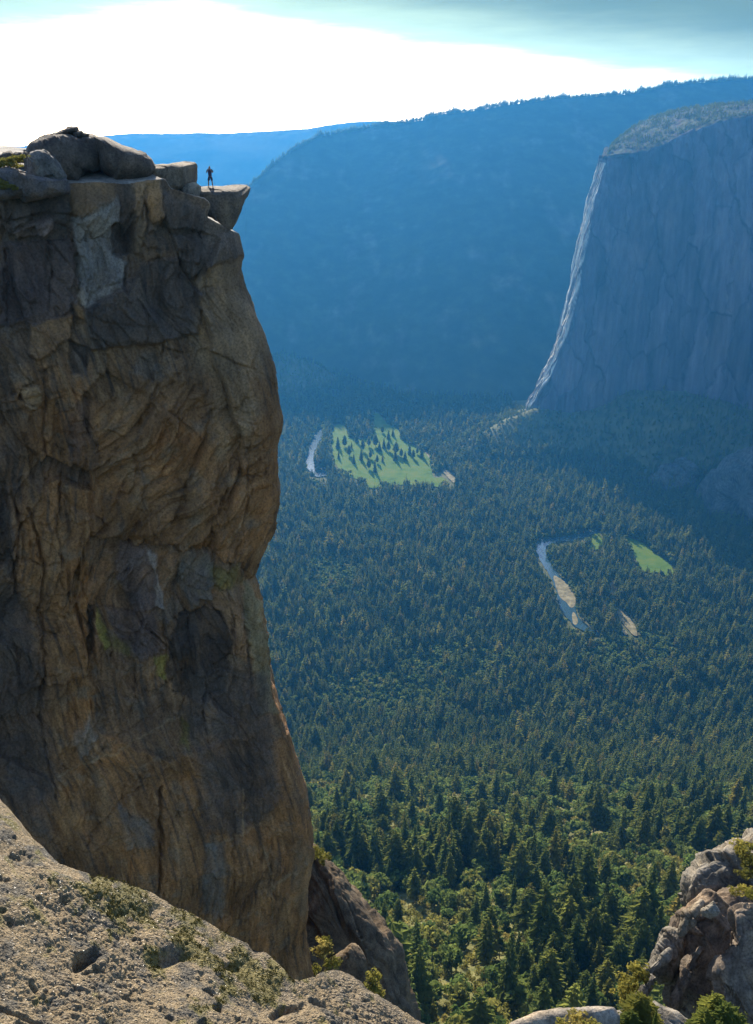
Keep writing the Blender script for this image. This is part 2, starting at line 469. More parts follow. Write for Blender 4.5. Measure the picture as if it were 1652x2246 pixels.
Z5 = lambda pts: [(581 + x * 0.33083, 751.8 + y * 0.33083) for x, y in pts]     # traced from an enlargement
Z6 = lambda pts: [(1059.4 + x * 0.3588, 751.8 + y * 0.3588) for x, y in pts]
MEADOW_A = Z5([(455, 545), (520, 545), (545, 580), (560, 640), (640, 640), (720, 640), (715, 520), (722, 462), (755, 468), (790, 520), (840, 560), (890, 575),
               (900, 640), (950, 670), (1000, 690), (1060, 740), (1100, 770), (1110, 870), (1180, 850), (1230, 900), (1180, 925), (1000, 905), (860, 905), (740, 930),
               (680, 925), (640, 880), (560, 860), (470, 800), (440, 700)])
MEADOW_B = Z6([(868, 1188), (920, 1205), (985, 1230), (1050, 1290), (1110, 1320), (1185, 1385), (1160, 1410), (1080, 1370), (1020, 1370), (960, 1360), (935, 1310)])
MEADOW_C = Z6([(660, 1170), (720, 1165), (735, 1220), (690, 1240), (650, 1230)])
RIVER_A = Z5([(365, 575), (385, 570), (375, 640), (345, 690), (320, 760), (330, 840), (400, 850), (415, 890), (390, 885), (325, 895), (268, 820), (275, 760), (300, 690), (320, 620)])
RIVER_B = Z6([(310, 1215), (430, 1195), (560, 1180), (720, 1135), (725, 1155), (560, 1215), (420, 1225), (385, 1250), (400, 1330), (440, 1400), (520, 1470), (575, 1560), (560, 1650), (620, 1730), (720, 1780),
              (735, 1788), (720, 1800), (590, 1760), (520, 1700), (470, 1620), (440, 1500), (400, 1410), (340, 1330)])
SAND = [Z6([(425, 1422), (470, 1445), (520, 1480), (560, 1540), (572, 1600), (535, 1640), (515, 1590), (470, 1570), (445, 1500)]),
        Z6([(543, 1652), (562, 1660), (585, 1722), (560, 1738), (538, 1690)]),
        Z6([(805, 1615), (850, 1640), (905, 1690), (955, 1795), (925, 1800), (880, 1750), (835, 1700)]),
        Z6([(830, 1730), (900, 1790), (850, 1790)]),
        Z6([(770, 1440), (800, 1450), (815, 1540), (790, 1560)]),
        Z5([(1165, 845), (1215, 850), (1250, 885), (1272, 915), (1262, 945), (1215, 900)]),
        Z5([(1045, 715), (1062, 722), (1105, 770), (1095, 775)]),
        Z5([(1322, 1000), (1334, 1006), (1333, 1048), (1324, 1040)])]

mg = NT('meadow_grass'); c = mg.coord()
mg.principled(mg.ramp(mg.noise(c, 0.022, 7, 0.68), [(0.3, (0.040, 0.085, 0.006)), (0.45, (0.075, 0.130, 0.009)), (0.6, (0.105, 0.140, 0.012)), (0.72, (0.14, 0.14, 0.02))]), 0.95, 0.05)
for p_ in (MEADOW_A, MEADOW_B, MEADOW_C):
    yy_ = np.array(p_)[:, 1]; mid_ = yy_.mean() + 0.12 * np.ptp(yy_)
    sheet('meadow', [(x, y + 13 * smooth(np.array(y), mid_, mid_ + 8)) for x, y in p_], mg.m, 2.4)
wt = NT('river_water'); c = wt.coord()
wt.principled((0.03, 0.06, 0.07), 0.12, 0.5, wt.bump(wt.noise(c, 0.5, 3), 0.12))
for p_ in (RIVER_A, RIVER_B):
    sheet('river', p_, wt.m, 2.5)
sd = NT('river_sand'); c = sd.coord()
sd.principled(sd.ramp(sd.noise(c, 0.08, 5, 0.65), [(0.3, (0.08, 0.068, 0.03)), (0.5, (0.19, 0.155, 0.075)), (0.7, (0.30, 0.25, 0.14))]), 0.9, 0.1)
for p_ in SAND:
    sheet('sand_bank', p_, sd.m, 2.8, 4.0)

# ------------------------------------------------------------------ trees
def crown_mesh(name, kind, seed, mats, detail):
    """unit-high foliage: many small leaf-sized faces through the crown's volume"""
    g = np.random.default_rng(seed); V = []; Q = []
    def quad(a, b, c_, d):
        k = len(V); V.extend([a, b, c_, d]); Q.append((k, k + 1, k + 2, k + 3))
    if kind in ('fir', 'pine'):
        L, B = {2: (26, 11), 1: (13, 8), 0: (8, 5)}[detail]
        wid = (0.15 if kind == 'fir' else 0.19) * g.uniform(0.85, 1.2)
        z0 = 0.08 if kind == 'fir' else 0.2
        for li in range(L):
            t = li / (L - 1)
            z = z0 + (0.985 - z0) * t ** 0.92
            prof = (1 - t) ** (0.8 if kind == 'fir' else 0.55) * (1 if kind == 'fir' else min(1, 0.45 + t * 2.2))
            r = wid * prof + 0.008
            n = max(3, int(round(B * (0.45 + 0.55 * (1 - t)))))
            for b in range(n):
                if g.random() < 0.1: continue
                a = 2 * math.pi * (b + g.uniform(-0.35, 0.35)) / n + li * 1.1
                rb = r * g.uniform(0.6, 1.25); drop = rb * g.uniform(0.15, 0.6) * (1 if kind == 'fir' else 0.2)
                w = rb * (g.uniform(0.16, 0.3) if detail == 2 else g.uniform(0.25, 0.42)) + 0.005
                ca, sa = math.cos(a), math.sin(a); zz = z + g.uniform(-0.012, 0.012)
                up = 0.016 + 0.25 * w
                m_ = 0.55
                quad((0, 0, zz), (rb * m_ * ca - w * sa, rb * m_ * sa + w * ca, zz - drop * m_ - up * 0.6), (rb * ca, rb * sa, zz - drop), (rb * m_ * ca, rb * m_ * sa, zz - drop * m_ + up))
                quad((0, 0, zz), (rb * m_ * ca, rb * m_ * sa, zz - drop * m_ + up), (rb * ca, rb * sa, zz - drop), (rb * m_ * ca + w * sa, rb * m_ * sa - w * ca, zz - drop * m_ - up * 0.6))
                if detail == 2:
                    for q in range(3):
                        s = g.uniform(0.35, 1.0); cx, cy, cz = rb * s * ca + g.normal(0, w * .5), rb * s * sa + g.normal(0, w * .5), zz - drop * s + g.normal(0, 0.008)
                        e = g.normal(0, 0.009, (4, 3)); quad(*[(cx + e[k][0], cy + e[k][1], cz + e[k][2]) for k in range(4)])
        quad((0.006, 0, 0.94), (0, 0.006, 0.94), (-0.006, 0, 0.94), (0, 0, 1.0))
    else:
        ncl, nl = {2: (20, 26), 1: (14, 15), 0: (10, 9)}[detail]
        for k in range(ncl):
            d = g.normal(size=3); d /= np.linalg.norm(d)
            rad = g.uniform(0.35, 1.0)
            cc = np.array([0, 0, 0.56 if kind == 'leaf' else 0.42]) + d * rad * (np.array([0.30, 0.30, 0.34]) if kind == 'leaf' else np.array([0.52, 0.52, 0.34]))
            cr = g.uniform(0.09, 0.17) * (1 if kind == 'leaf' else 1.4)
            for j in range(nl):
                v = g.normal(size=3); v /= np.linalg.norm(v)
                p = cc + v * cr * g.uniform(0.6, 1.05)
                s = g.uniform(0.022, 0.05) * (1.0 if detail == 2 else 1.5)
                a_ = np.cross(v, g.normal(size=3)); a_ /= np.linalg.norm(a_) + 1e-6; b_ = np.cross(v, a_)
                a_ = a_ + v * g.normal(0, 0.35); b_ = b_ + v * g.normal(0, 0.35)
                quad(*(tuple(p + s * (i * a_ + k2 * b_)) for i, k2 in ((-1, -.7), (1, -1), (.8, 1), (-1, .9))))
    V = np.array(V); V[:, 2] = np.maximum(V[:, 2], 0.01)
    return make_mesh(name, V, Q, mats, shade=False)

def trunk_mesh(name, h, r, seed, limbs=0):
    g = np.random.default_rng(seed); n = 7
    rows = [(0, r * 1.25), (0.05 * h, r), (0.4 * h, r * 0.75), (0.8 * h, r * 0.35), (h, r * 0.08)]
    V, Q = [], []
    bend = g.normal(0, 0.008, (len(rows), 2)) * np.linspace(0, 1, len(rows))[:, None]
    for k, (z, rr_) in enumerate(rows):
        for a in range(n):
            V.append((rr_ * math.cos(2 * math.pi * a / n) + bend[k, 0], rr_ * math.sin(2 * math.pi * a / n) + bend[k, 1], z))
    Q += grid_quads(len(rows), n, True).tolist()
    for b in range(limbs):
        a = b * 2.4; z0 = h * (0.3 + 0.5 * b / max(1, limbs)); L_ = 0.26 * (1 - b / (limbs * 1.6))
        k = len(V); e = np.array([math.cos(a) * L_, math.sin(a) * L_, z0 + L_ * 0.75]); s = r * 0.4
        V += [(s * math.sin(a), -s * math.cos(a), z0), (0, 0, z0 + 2 * s), (-s * math.sin(a), s * math.cos(a), z0), (0, 0, z0 - 2 * s)]
        V += [tuple(e + q) for q in ((0, 0, .002), (.002, 0, 0), (0, .002, 0), (0, 0, -.002))]
        for q in range(4): Q.append((k + q, k + (q + 1) % 4, k + 4 + (q + 1) % 4, k + 4 + q))
    return make_mesh(name, V, Q, M['bark'])

KM = {'fir': M['fir'], 'pine': M['pine'], 'leaf': M['leaf'], 'shrub': M['shrub']}
near_kinds = {}
for kd, ns in (('fir', 4), ('pine', 4), ('leaf', 3), ('shrub', 3)):
    near_kinds[kd] = [(crown_mesh(kd + '_crown', kd, 40 + i, KM[kd], 2), trunk_mesh(kd + '_trunk', 0.95 if kd in ('fir', 'pine') else 0.6, 0.014 if kd in ('fir', 'pine') else 0.02, i, 0 if kd in ('fir', 'pine') else 5)) for i in range(ns)]

# the far trees that make up the forest as one mass
proto_col = bpy.data.collections.new('forest_kinds')
far_order = []
for kd, ns in (('fir', 4), ('pine', 4), ('leaf', 3), ('shrub', 3)):
    for i in range(ns):
        o = bpy.data.objects.new('kind%02d_%s' % (len(far_order), kd), crown_mesh('far_' + kd, kd, 90 + i, KM[kd], 1)); proto_col.objects.link(o); far_order.append(kd)
KIDX = {'fir': (0, 4), 'pine': (4, 4), 'leaf': (8, 3), 'shrub': (11, 3)}

def scatter_mass(name, pts, kinds, heights, widths, kind='stuff'):
    me = bpy.data.meshes.new(name); n = len(pts)
    me.vertices.add(n); me.vertices.foreach_set('co', np.asarray(pts, np.float32).ravel())
    a = me.attributes.new('which', 'INT', 'POINT'); a.data.foreach_set('value', np.asarray(kinds, np.int32))
    a = me.attributes.new('size', 'FLOAT_VECTOR', 'POINT'); a.data.foreach_set('vector', np.stack([widths, widths, heights], -1).astype(np.float32).ravel())
    a = me.attributes.new('turn', 'FLOAT_VECTOR', 'POINT')
    tr = np.stack([RNG.normal(0, 0.03, n), RNG.normal(0, 0.03, n), RNG.uniform(0, 6.28, n)], -1); a.data.foreach_set('vector', tr.astype(np.float32).ravel())
    o = link(name, me)
    ng = bpy.data.node_groups.new(name, 'GeometryNodeTree')
    ng.interface.new_socket('Geometry', in_out='INPUT', socket_type='NodeSocketGeometry'); ng.interface.new_socket('Geometry', in_out='OUTPUT', socket_type='NodeSocketGeometry')
    N = ng.nodes.new; gi, go = N('NodeGroupInput'), N('NodeGroupOutput')
    ci = N('GeometryNodeCollectionInfo'); ci.inputs['Collection'].default_value = proto_col; ci.inputs['Separate Children'].default_value = True; ci.inputs['Reset Children'].default_value = True
    ip = N('GeometryNodeInstanceOnPoints'); ip.inputs['Pick Instance'].default_value = True
    def attr(nm, typ):
        x = N('GeometryNodeInputNamedAttribute'); x.data_type = typ; x.inputs['Name'].default_value = nm
        return [s for s in x.outputs if s.enabled][0]
    Lk = ng.links.new
    Lk(gi.outputs[0], ip.inputs['Points']); Lk(ci.outputs[0], ip.inputs['Instance']); Lk(attr('which', 'INT'), ip.inputs['Instance Index'])
    Lk(attr('turn', 'FLOAT_VECTOR'), ip.inputs['Rotation']); Lk(attr('size', 'FLOAT_VECTOR'), ip.inputs['Scale']); Lk(ip.outputs[0], go.inputs[0])
    md = o.modifiers.new('forest', 'NODES'); md.node_group = ng
    return tag(o, kind=kind)

# -- where trees stand: a jittered grid over the floor and the slope
CLEAR = [MEADOW_A, MEADOW_B, MEADOW_C, RIVER_A, RIVER_B] + SAND
GLADES = [(1385, 1440, 95, 45), (1000, 1460, 120, 40), (850, 1530, 150, 45), (720, 1270, 60, 40)]     # lighter broadleaf groves (frame position, size)
cand = []
for (y0, y1, st) in ((230, 700, 8.2), (700, 1300, 9.5), (1300, 2600, 10.5), (2600, 5200, 12.5)):
    for yy in np.arange(y0, y1, st):
        half = 0.56 * yy + 60
        xx = np.arange(-half, half, st)
        cand.append(np.stack([xx + RNG.uniform(-.48, .48, len(xx)) * st, yy + RNG.uniform(-.48, .48, len(xx)) * st], -1))
cand = np.concatenate(cand)
cz = ground_z(cand[:, 0], cand[:, 1])
T3 = np.concatenate([cand, cz[:, None]], 1)
bx, by = project(T3)
sil = interp(by, [(200, 520), (520, 522), (640, 528), (750, 572), (930, 620), (1250, 552), (1500, 585), (1700, 650), (1900, 690), (2246, 880)])
keep = (bx > sil - 170) & (bx < 1990) & (by < 2420) & (by > 700)
# keep off the steep mountain bases and the wall
fx = np.clip(cand[:, 0], _q[0, 0], _q[-1, 0]); fy = np.interp(fx, _q[:, 0], _q[:, 1])
keep &= ~((cand[:, 1] > fy - 12) & (cand[:, 0] > _q[0, 0] + 6))
mb = at_y(np.array([b[0] for b in BASE2]), np.array([b[1] for b in BASE2]), np.array([float(b[2]) for b in BASE2]))
keep &= cand[:, 1] < np.interp(cand[:, 0], mb[:, 0], mb[:, 1]) + 60
T3, bx, by = T3[keep], bx[keep], by[keep]
n = len(T3)
on_floor = T3[:, 2] < FLOOR + 25
dist = np.linalg.norm(T3, axis=1)
big = fbm(np.stack([T3[:, 0] / 130, T3[:, 1] / 130, np.zeros(n)], -1), 3)
big2 = fbm(np.stack([T3[:, 0] / 45, T3[:, 1] / 45, np.zeros(n) + 9], -1), 2)
h = RNG.normal(33.5, 9, n) * (1 + 0.35 * big + 0.25 * big2)
# slope: open scrub with clumps of tall conifers
opensl = smooth(T3[:, 2], FLOOR + 60, FLOOR + 230) * (T3[:, 1] < 1800)
kind = np.where(RNG.random(n) < 0.45, 'fir', 'pine').astype(object)
for (qx, qy, wx, wy) in GLADES:
    ing = ((bx - qx) / wx) ** 2 + ((by - qy) / wy) ** 2 < 1 + 0.8 * big2
    kind[ing & (RNG.random(n) < 0.8)] = 'leaf'
kind[(RNG.random(n) < 0.26) & (big2 > -0.05)] = 'leaf'
tall_prob = 0.08 + 0.7 * smooth(big + 0.6 * big2, 0.08, 0.34)
# the strip right below the cliff and the bottom of the frame is thick with tall trees
tall_prob = np.maximum(tall_prob, 0.6 * smooth(by, 2040, 2120) * smooth(bx, 1000, 1200))
shrubby = (RNG.random(n) < opensl) & (RNG.random(n) > tall_prob)
kind[shrubby] = np.where(RNG.random(shrubby.sum()) < 0.8, 'shrub', 'leaf')
# deciduous edge along the river and meadows
dm = np.full(n, 1e9)
near_m = on_floor & (by < 1500)
dist_edge = np.minimum.reduce([np.abs(poly_sd(bx, by, p_)) for p_ in (MEADOW_A, RIVER_B, RIVER_A, MEADOW_B)])
kind[near_m & (dist_edge < 8) & (RNG.random(n) < 0.5)] = 'leaf'
h = np.where(kind == 'leaf', RNG.uniform(13, 22, n), h)
h = np.where(kind == 'shrub', RNG.uniform(3.5, 8, n), h)
h = np.where((kind == 'fir') | (kind == 'pine'), np.maximum(h, 14) * np.where(RNG.random(n) < 0.18, 0.6, 1), h)
# talus under the wall: smaller trees, thinner
tal = (T3[:, 1] > 2300) & (T3[:, 2] > FLOOR + 40)
h = np.where(tal, h * 0.62, h)
drop = tal & (RNG.random(n) < 0.25)
# clearings: no crown may stand where the photograph shows grass, sand or water
top = T3 + np.stack([0 * h, 0 * h, h], -1)
tx_, ty_ = project(top)
for p_ in CLEAR:
    x0, y0 = np.min(np.array(p_), 0); x1, y1 = np.max(np.array(p_), 0)
    bbx = (bx > x0 - 30) & (bx < x1 + 30) & (by > y0 - 40) & (ty_ < y1 + 40) & on_floor
    idx = np.where(bbx)[0]
    for f_ in (0.0, 0.3, 0.6, 0.93):
        qx = bx[idx] + (tx_[idx] - bx[idx]) * f_; qy = by[idx] + (ty_[idx] - by[idx]) * f_
        hit = inside(qx, qy, p_)
        if f_ > 0.5: hit &= RNG.random(len(idx)) < 0.82
        drop[idx[hit]] = True
# the dark pines that do stand on the big meadow
spots = Z5([(485, 700), (490, 770), (530, 690), (560, 750), (590, 800), (575, 700), (640, 780), (650, 720), (610, 660), (690, 840), (700, 770), (730, 860), (745, 800), (760, 720), (780, 790),
            (790, 700), (735, 690), (820, 720), (865, 780), (870, 740), (905, 760), (930, 780), (960, 740), (985, 770), (1010, 740), (1040, 760), (690, 690), (820, 640), (780, 600), (640, 640), (660, 600), (600, 600), (850, 620)])
MEADOW_SPOTS = at_z(np.array([s[0] for s in spots]), np.array([s[1] for s in spots]), FLOOR + 1)
k_ = ~drop
T3, h, kind, dist, bx, by, tx_, ty_ = T3[k_], h[k_], kind[k_], dist[k_], bx[k_], by[k_], tx_[k_], ty_[k_]
wid = h * RNG.uniform(0.65, 1.25, len(h)) * np.where((kind == 'fir') | (kind == 'pine'), 1.12, 1.25)
print('trees', len(T3), {q: int((kind == q).sum()) for q in ('fir', 'pine', 'leaf', 'shrub')})

# -- nearest conifers and broadleaf trees are things of their own, the rest one mass
silb = interp(by, [(1500, 585), (1700, 650), (1900, 700), (2000, 815), (2100, 868), (2246, 905), (2420, 1000)])
rockr = interp(ty_, [(1700, 1700), (1800, 1640), (1900, 1520), (1990, 1500), (2100, 1420), (2200, 1380), (2246, 1150), (2420, 900)])
vis = (bx > silb - 4) & (ty_ < 2236) & (tx_ < rockr + 10) & (ty_ > 1500)
size_px = h / dist
single = np.zeros(len(T3), bool)
def pick(mask, count):
    idx = np.where(mask & vis)[0]
    single[idx[np.argsort(-size_px[idx])[:count]]] = True
con = (kind == 'fir') | (kind == 'pine')
pick(con, 300)
pick(kind == 'leaf', 170)
place = {'fir': ('slender dark fir on the steep slope below the cliff', 'conifer tree', 'dark firs on the slope below the cliff'),
         'pine': ('bushy green pine on the steep slope below the cliff', 'conifer tree', 'green pines on the slope below the cliff'),
         'leaf': ('round yellow-green broadleaf tree on the slope below the cliff', 'broadleaf tree', 'broadleaf trees on the slope below the cliff')}
NAMES = {'fir': 'fir_tree', 'pine': 'pine_tree', 'leaf': 'broadleaf_tree', 'shrub': 'shrub'}
def plant(kd, loc, hh, ww, label, cat, group, v=None, rz=None):
    """one tree of its own: trunk and crown under an empty at its foot"""
    i = random.randrange(len(near_kinds[kd])) if v is None else v
    cr, tr = near_kinds[kd][i]
    root = empty(NAMES[kd], tuple(float(q) for q in loc)); root.scale = (ww, ww, hh); root.rotation_euler = (0, 0, random.uniform(0, 6.28) if rz is None else rz)
    tag(root, label, cat, group)
    link('crown', cr, root); link('trunk' if kd != 'shrub' else 'stem', tr, root)
    return root
for i in np.where(single)[0]:
    plant(kind[i], T3[i] - (0, 0, 0.4), float(h[i]), float(wid[i]), *place[kind[i]])
for p_ in MEADOW_SPOTS:
    hh = random.uniform(24, 52)
    plant('pine' if random.random() < 0.6 else 'fir', p_, hh, hh * random.uniform(1.0, 1.5), 'dark conifer standing in the bright green meadow beside the river bend', 'conifer tree', 'conifers on the valley meadow')
rest = ~single
which = np.array([KIDX[q][0] + RNG.integers(KIDX[q][1]) for q in kind[rest]])
scatter_mass('forest', T3[rest] - (0, 0, 0.4), which, h[rest], wid[rest])

# trees bristling on the skyline and scattered over the mountain
def on_ridge(top, cnt, hgt, spread):
    t_ = RNG.uniform(0, len(top) - 1.001, cnt); i = t_.astype(int); f = (t_ - i)[:, None]
    p = top[i] * (1 - f) + top[i + 1] * f
    back = RNG.uniform(-0.02, spread, cnt)[:, None]
    return p + np.stack([0 * t_, back[:, 0] * 900, -np.abs(back[:, 0]) * 240 - 1], -1)
pr = on_ridge(top2[60:], 5200, 30, 0.03)
cp = CAP_PTS[RNG.integers(0, len(CAP_PTS), 9000)]; cp = cp[fbm(cp / 60.0, 3) + RNG.normal(0, 0.12, len(cp)) > 0.02]
cp = cp[project(cp)[0] < 1760]
scatter_mass('summit_forest', cp, KIDX['fir'][0] + RNG.integers(0, 8, len(cp)), RNG.uniform(6, 17, len(cp)), RNG.uniform(8, 18, len(cp)))
scatter_mass('ridge_forest', pr, KIDX['fir'][0] + RNG.integers(0, 8, len(pr)), RNG.uniform(16, 44, len(pr)) * (0.6 + 0.6 * smooth(fbm(pr / 60.0, 3), -0.3, 0.4)), RNG.uniform(20, 36, len(pr)))
# ------------------------------------------------------------------ the near cliff
SIL = [(545, 440), (515, 508), (524, 521), (525, 555), (524, 600), (530, 640), (545, 680), (560, 715), (575, 745), (590, 800), (603, 850), (612, 890), (623, 930), (621, 952), (611, 985),
       (613, 1030), (608, 1060), (612, 1090), (605, 1120), (598, 1155), (580, 1195), (567, 1225), (553, 1260), (549, 1272), (560, 1300), (570, 1335), (578, 1380), (582, 1450), (588, 1510),
       (600, 1560), (625, 1610), (648, 1680), (668, 1740), (683, 1800), (693, 1855), (690, 1885), (680, 1910), (673, 1960), (668, 2050), (674, 2100), (684, 2150), (700, 2246)]
Z1 = lambda pts: [(x * 0.3517, 239.2 + y * 0.3517) for x, y in pts]
Z2 = lambda pts: [(x * 0.4137, 820.2 + y * 0.4137) for x, y in pts]
Z3 = lambda pts: [(x * 0.5792, 1503.7 + y * 0.5792) for x, y in pts]
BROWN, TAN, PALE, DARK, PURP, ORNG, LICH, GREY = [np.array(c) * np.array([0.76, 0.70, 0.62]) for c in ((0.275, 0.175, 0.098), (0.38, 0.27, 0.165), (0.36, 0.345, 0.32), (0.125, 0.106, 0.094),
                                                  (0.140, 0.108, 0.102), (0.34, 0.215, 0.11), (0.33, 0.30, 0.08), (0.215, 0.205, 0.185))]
# outline, height of the block (m, + proud), softness (px), colour: mineral or painted shade, how much of it
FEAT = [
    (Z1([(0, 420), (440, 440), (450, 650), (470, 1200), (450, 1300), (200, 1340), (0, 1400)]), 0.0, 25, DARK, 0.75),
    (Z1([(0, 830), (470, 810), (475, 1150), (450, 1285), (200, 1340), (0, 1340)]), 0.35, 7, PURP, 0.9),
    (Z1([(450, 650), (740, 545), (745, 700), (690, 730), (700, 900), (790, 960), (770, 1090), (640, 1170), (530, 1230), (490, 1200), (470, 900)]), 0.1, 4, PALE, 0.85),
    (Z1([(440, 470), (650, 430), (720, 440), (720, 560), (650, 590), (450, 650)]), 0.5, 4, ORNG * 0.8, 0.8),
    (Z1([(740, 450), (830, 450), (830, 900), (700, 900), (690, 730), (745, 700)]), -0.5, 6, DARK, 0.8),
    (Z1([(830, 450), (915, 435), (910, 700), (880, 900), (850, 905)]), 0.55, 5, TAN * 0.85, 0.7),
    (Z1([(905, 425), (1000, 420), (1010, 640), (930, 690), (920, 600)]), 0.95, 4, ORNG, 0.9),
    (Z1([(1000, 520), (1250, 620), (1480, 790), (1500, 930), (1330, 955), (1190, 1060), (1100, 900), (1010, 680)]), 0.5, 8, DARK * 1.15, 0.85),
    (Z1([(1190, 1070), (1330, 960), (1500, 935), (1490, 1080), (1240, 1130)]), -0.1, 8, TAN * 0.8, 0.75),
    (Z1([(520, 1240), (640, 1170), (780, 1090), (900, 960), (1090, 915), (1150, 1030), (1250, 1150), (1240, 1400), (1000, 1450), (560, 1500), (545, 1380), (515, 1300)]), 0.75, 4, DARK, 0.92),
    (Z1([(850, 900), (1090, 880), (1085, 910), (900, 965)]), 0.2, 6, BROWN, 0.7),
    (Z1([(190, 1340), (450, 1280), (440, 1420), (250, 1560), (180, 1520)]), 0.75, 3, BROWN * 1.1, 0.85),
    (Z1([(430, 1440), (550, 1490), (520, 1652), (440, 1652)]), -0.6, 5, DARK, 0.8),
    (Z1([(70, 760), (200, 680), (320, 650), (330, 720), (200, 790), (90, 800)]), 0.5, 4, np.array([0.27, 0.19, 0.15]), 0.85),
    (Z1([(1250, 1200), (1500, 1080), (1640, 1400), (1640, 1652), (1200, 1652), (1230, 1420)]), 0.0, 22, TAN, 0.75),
    (Z1([(460, 1200), (520, 1240), (515, 1300), (460, 1300)]), 0.5, 4, ORNG * .8, 0.7),
    (Z2([(1150, 0), (1280, 0), (1360, 120), (1340, 330), (1180, 460), (1130, 300)]), 0.0, 20, TAN, 0.7),
    (Z2([(110, 50), (200, 40), (220, 110), (205, 180), (160, 190), (125, 120)]), 0.7, 4, TAN, 0.9),
    (Z2([(150, 560), (240, 450), (330, 490), (400, 480), (470, 540), (490, 640), (440, 610), (300, 570), (200, 610)]), -0.9, 6, DARK * .8, 0.8),  # shadow under the overhang painted into the colour
    (Z2([(0, 500), (40, 640), (50, 780), (60, 960), (0, 1010)]), -0.7, 7, DARK * .7, 0.9),  # shade of the left edge recess put into its colour
    (Z2([(390, 150), (480, 120), (485, 340), (400, 470), (350, 300)]), 0.0, 12, PURP, 0.7),
    (Z2([(480, 890), (620, 888), (740, 940), (930, 900), (960, 940), (1120, 950), (1280, 990), (1310, 1090), (1320, 1500), (1250, 1900), (900, 2050), (520, 1900), (470, 1240)]), -0.5, 3, GREY * 0.8, 0.35),
    (Z2([(640, 920), (780, 955), (840, 1080), (830, 1270), (720, 1290), (620, 1080)]), 0.3, 4, PURP * 1.45, 0.8),
    (Z2([(780, 945), (840, 965), (835, 1100), (880, 1180), (870, 1270), (832, 1255), (832, 1080)]), 0.4, 3, np.array([0.33, 0.27, 0.22]), 0.85),
    (Z2([(950, 950), (1130, 960), (1120, 1180), (1010, 1240), (960, 1150)]), 0.4, 4, GREY, 0.7),
    (Z2([(470, 1240), (505, 1255), (500, 1500), (465, 1570), (465, 1350)]), -0.9, 4, DARK * .6, 0.9),  # shade inside the narrow hole painted dark
    (Z2([(510, 1270), (540, 1300), (592, 1460), (562, 1482), (520, 1370)]), 0.15, 3, LICH, 0.85),
    (Z2([(820, 1500), (888, 1490), (888, 1640), (835, 1620)]), 0.1, 4, LICH * .9, 0.85),
    (Z2([(600, 1400), (700, 1430), (690, 1480), (590, 1470)]), 0.0, 8, LICH * .7, 0.6),
    (Z2([(1100, 1010), (1260, 1000), (1280, 1100), (1150, 1130)]), 0.0, 10, LICH * .7, 0.55),
    (Z2([(900, 1440), (950, 1290), (1080, 1230), (1160, 1250), (1220, 1400), (1225, 1600), (1190, 1700), (1050, 1740), (920, 1700), (890, 1600)]), -0.35, 3, DARK * 0.72, 0.95),
    (Z2([(560, 1250), (830, 1300), (870, 1480), (760, 1520), (600, 1380)]), 0.15, 6, PURP * 1.05, 0.75),
    (Z2([(1290, 1080), (1385, 1250), (1425, 1652), (1460, 1800), (1370, 1800), (1300, 1300)]), 0.35, 4, np.array([0.26, 0.22, 0.12]), 0.7),
    (Z3([(715, -40), (900, -70), (1000, -40), (1040, 200), (1060, 420), (1020, 505), (900, 560), (780, 545), (750, 350), (720, 200)]), 0.15, 14, DARK * 1.05, 0.9),
    (Z3([(-80, -420), (60, -380), (150, -150), (222, 330), (190, 470), (235, 690), (0, 430)]), -0.4, 22, DARK * .95, 0.8),
    ([(-60, 780), (30, 800), (55, 1000), (40, 1250), (70, 1500), (110, 1760), (-60, 1760)], -0.3, 30, DARK * .85, 0.7),  # shade of the recessed left column painted in as a dark strip
    (Z3([(270, 200), (340, 120), (360, 200), (310, 290)]), 0.3, 6, GREY * 1.2, 0.6),
    (Z3([(440, 450), (570, 520), (600, 600), (480, 620)]), 0.2, 6, GREY, 0.6),
    (Z3([(770, 590), (850, 590), (840, 880), (765, 850)]), -0.3, 6, GREY * 1.05, 0.7),
    (Z3([(1130, 560), (1190, 620), (1150, 900), (1100, 800)]), 0.3, 6, TAN * .8, 0.6),
    (Z3([(690, 130), (720, 150), (715, 250), (685, 220)]), 0.0, 5, LICH * .7, 0.6),
]
CRACKS = [(Z2([(470, 890), (620, 888), (740, 940), (930, 900), (960, 940), (1120, 950), (1280, 990), (1312, 1085)]), 0.75, 3.2),
          (Z2([(1300, 1060), (1300, 1300), (1318, 1500), (1330, 1652)]), 0.35, 1.8),
          (Z3([(612, 395), (611, 500), (613, 600), (602, 780)]), 0.9, 3.5),
          (Z3([(560, 380), (450, 440), (380, 520), (330, 610)]), 0.4, 2.5),
          (Z3([(1040, 740), (930, 800), (830, 895)]), 0.4, 2.2),
          (Z2([(700, 420), (740, 540), (690, 640), (640, 640)]), 0.55, 4),
          (Z2([(1130, 210), (1080, 380), (1000, 560), (950, 700), (900, 780)]), 0.5, 4),
          (Z2([(860, 1180), (870, 1300), (880, 1440), (885, 1652)]), 0.4, 2.2),
          (Z2([(480, 520), (490, 700), (475, 890)]), 0.4, 4),
          (Z1([(480, 900), (490, 1200), (515, 1250), (640, 1175), (780, 1090), (800, 960)]), 0.45, 2.2),
          (Z1([(1000, 500), (1010, 650), (1095, 880), (1150, 1030), (1250, 1150)]), 0.4, 2.4)]
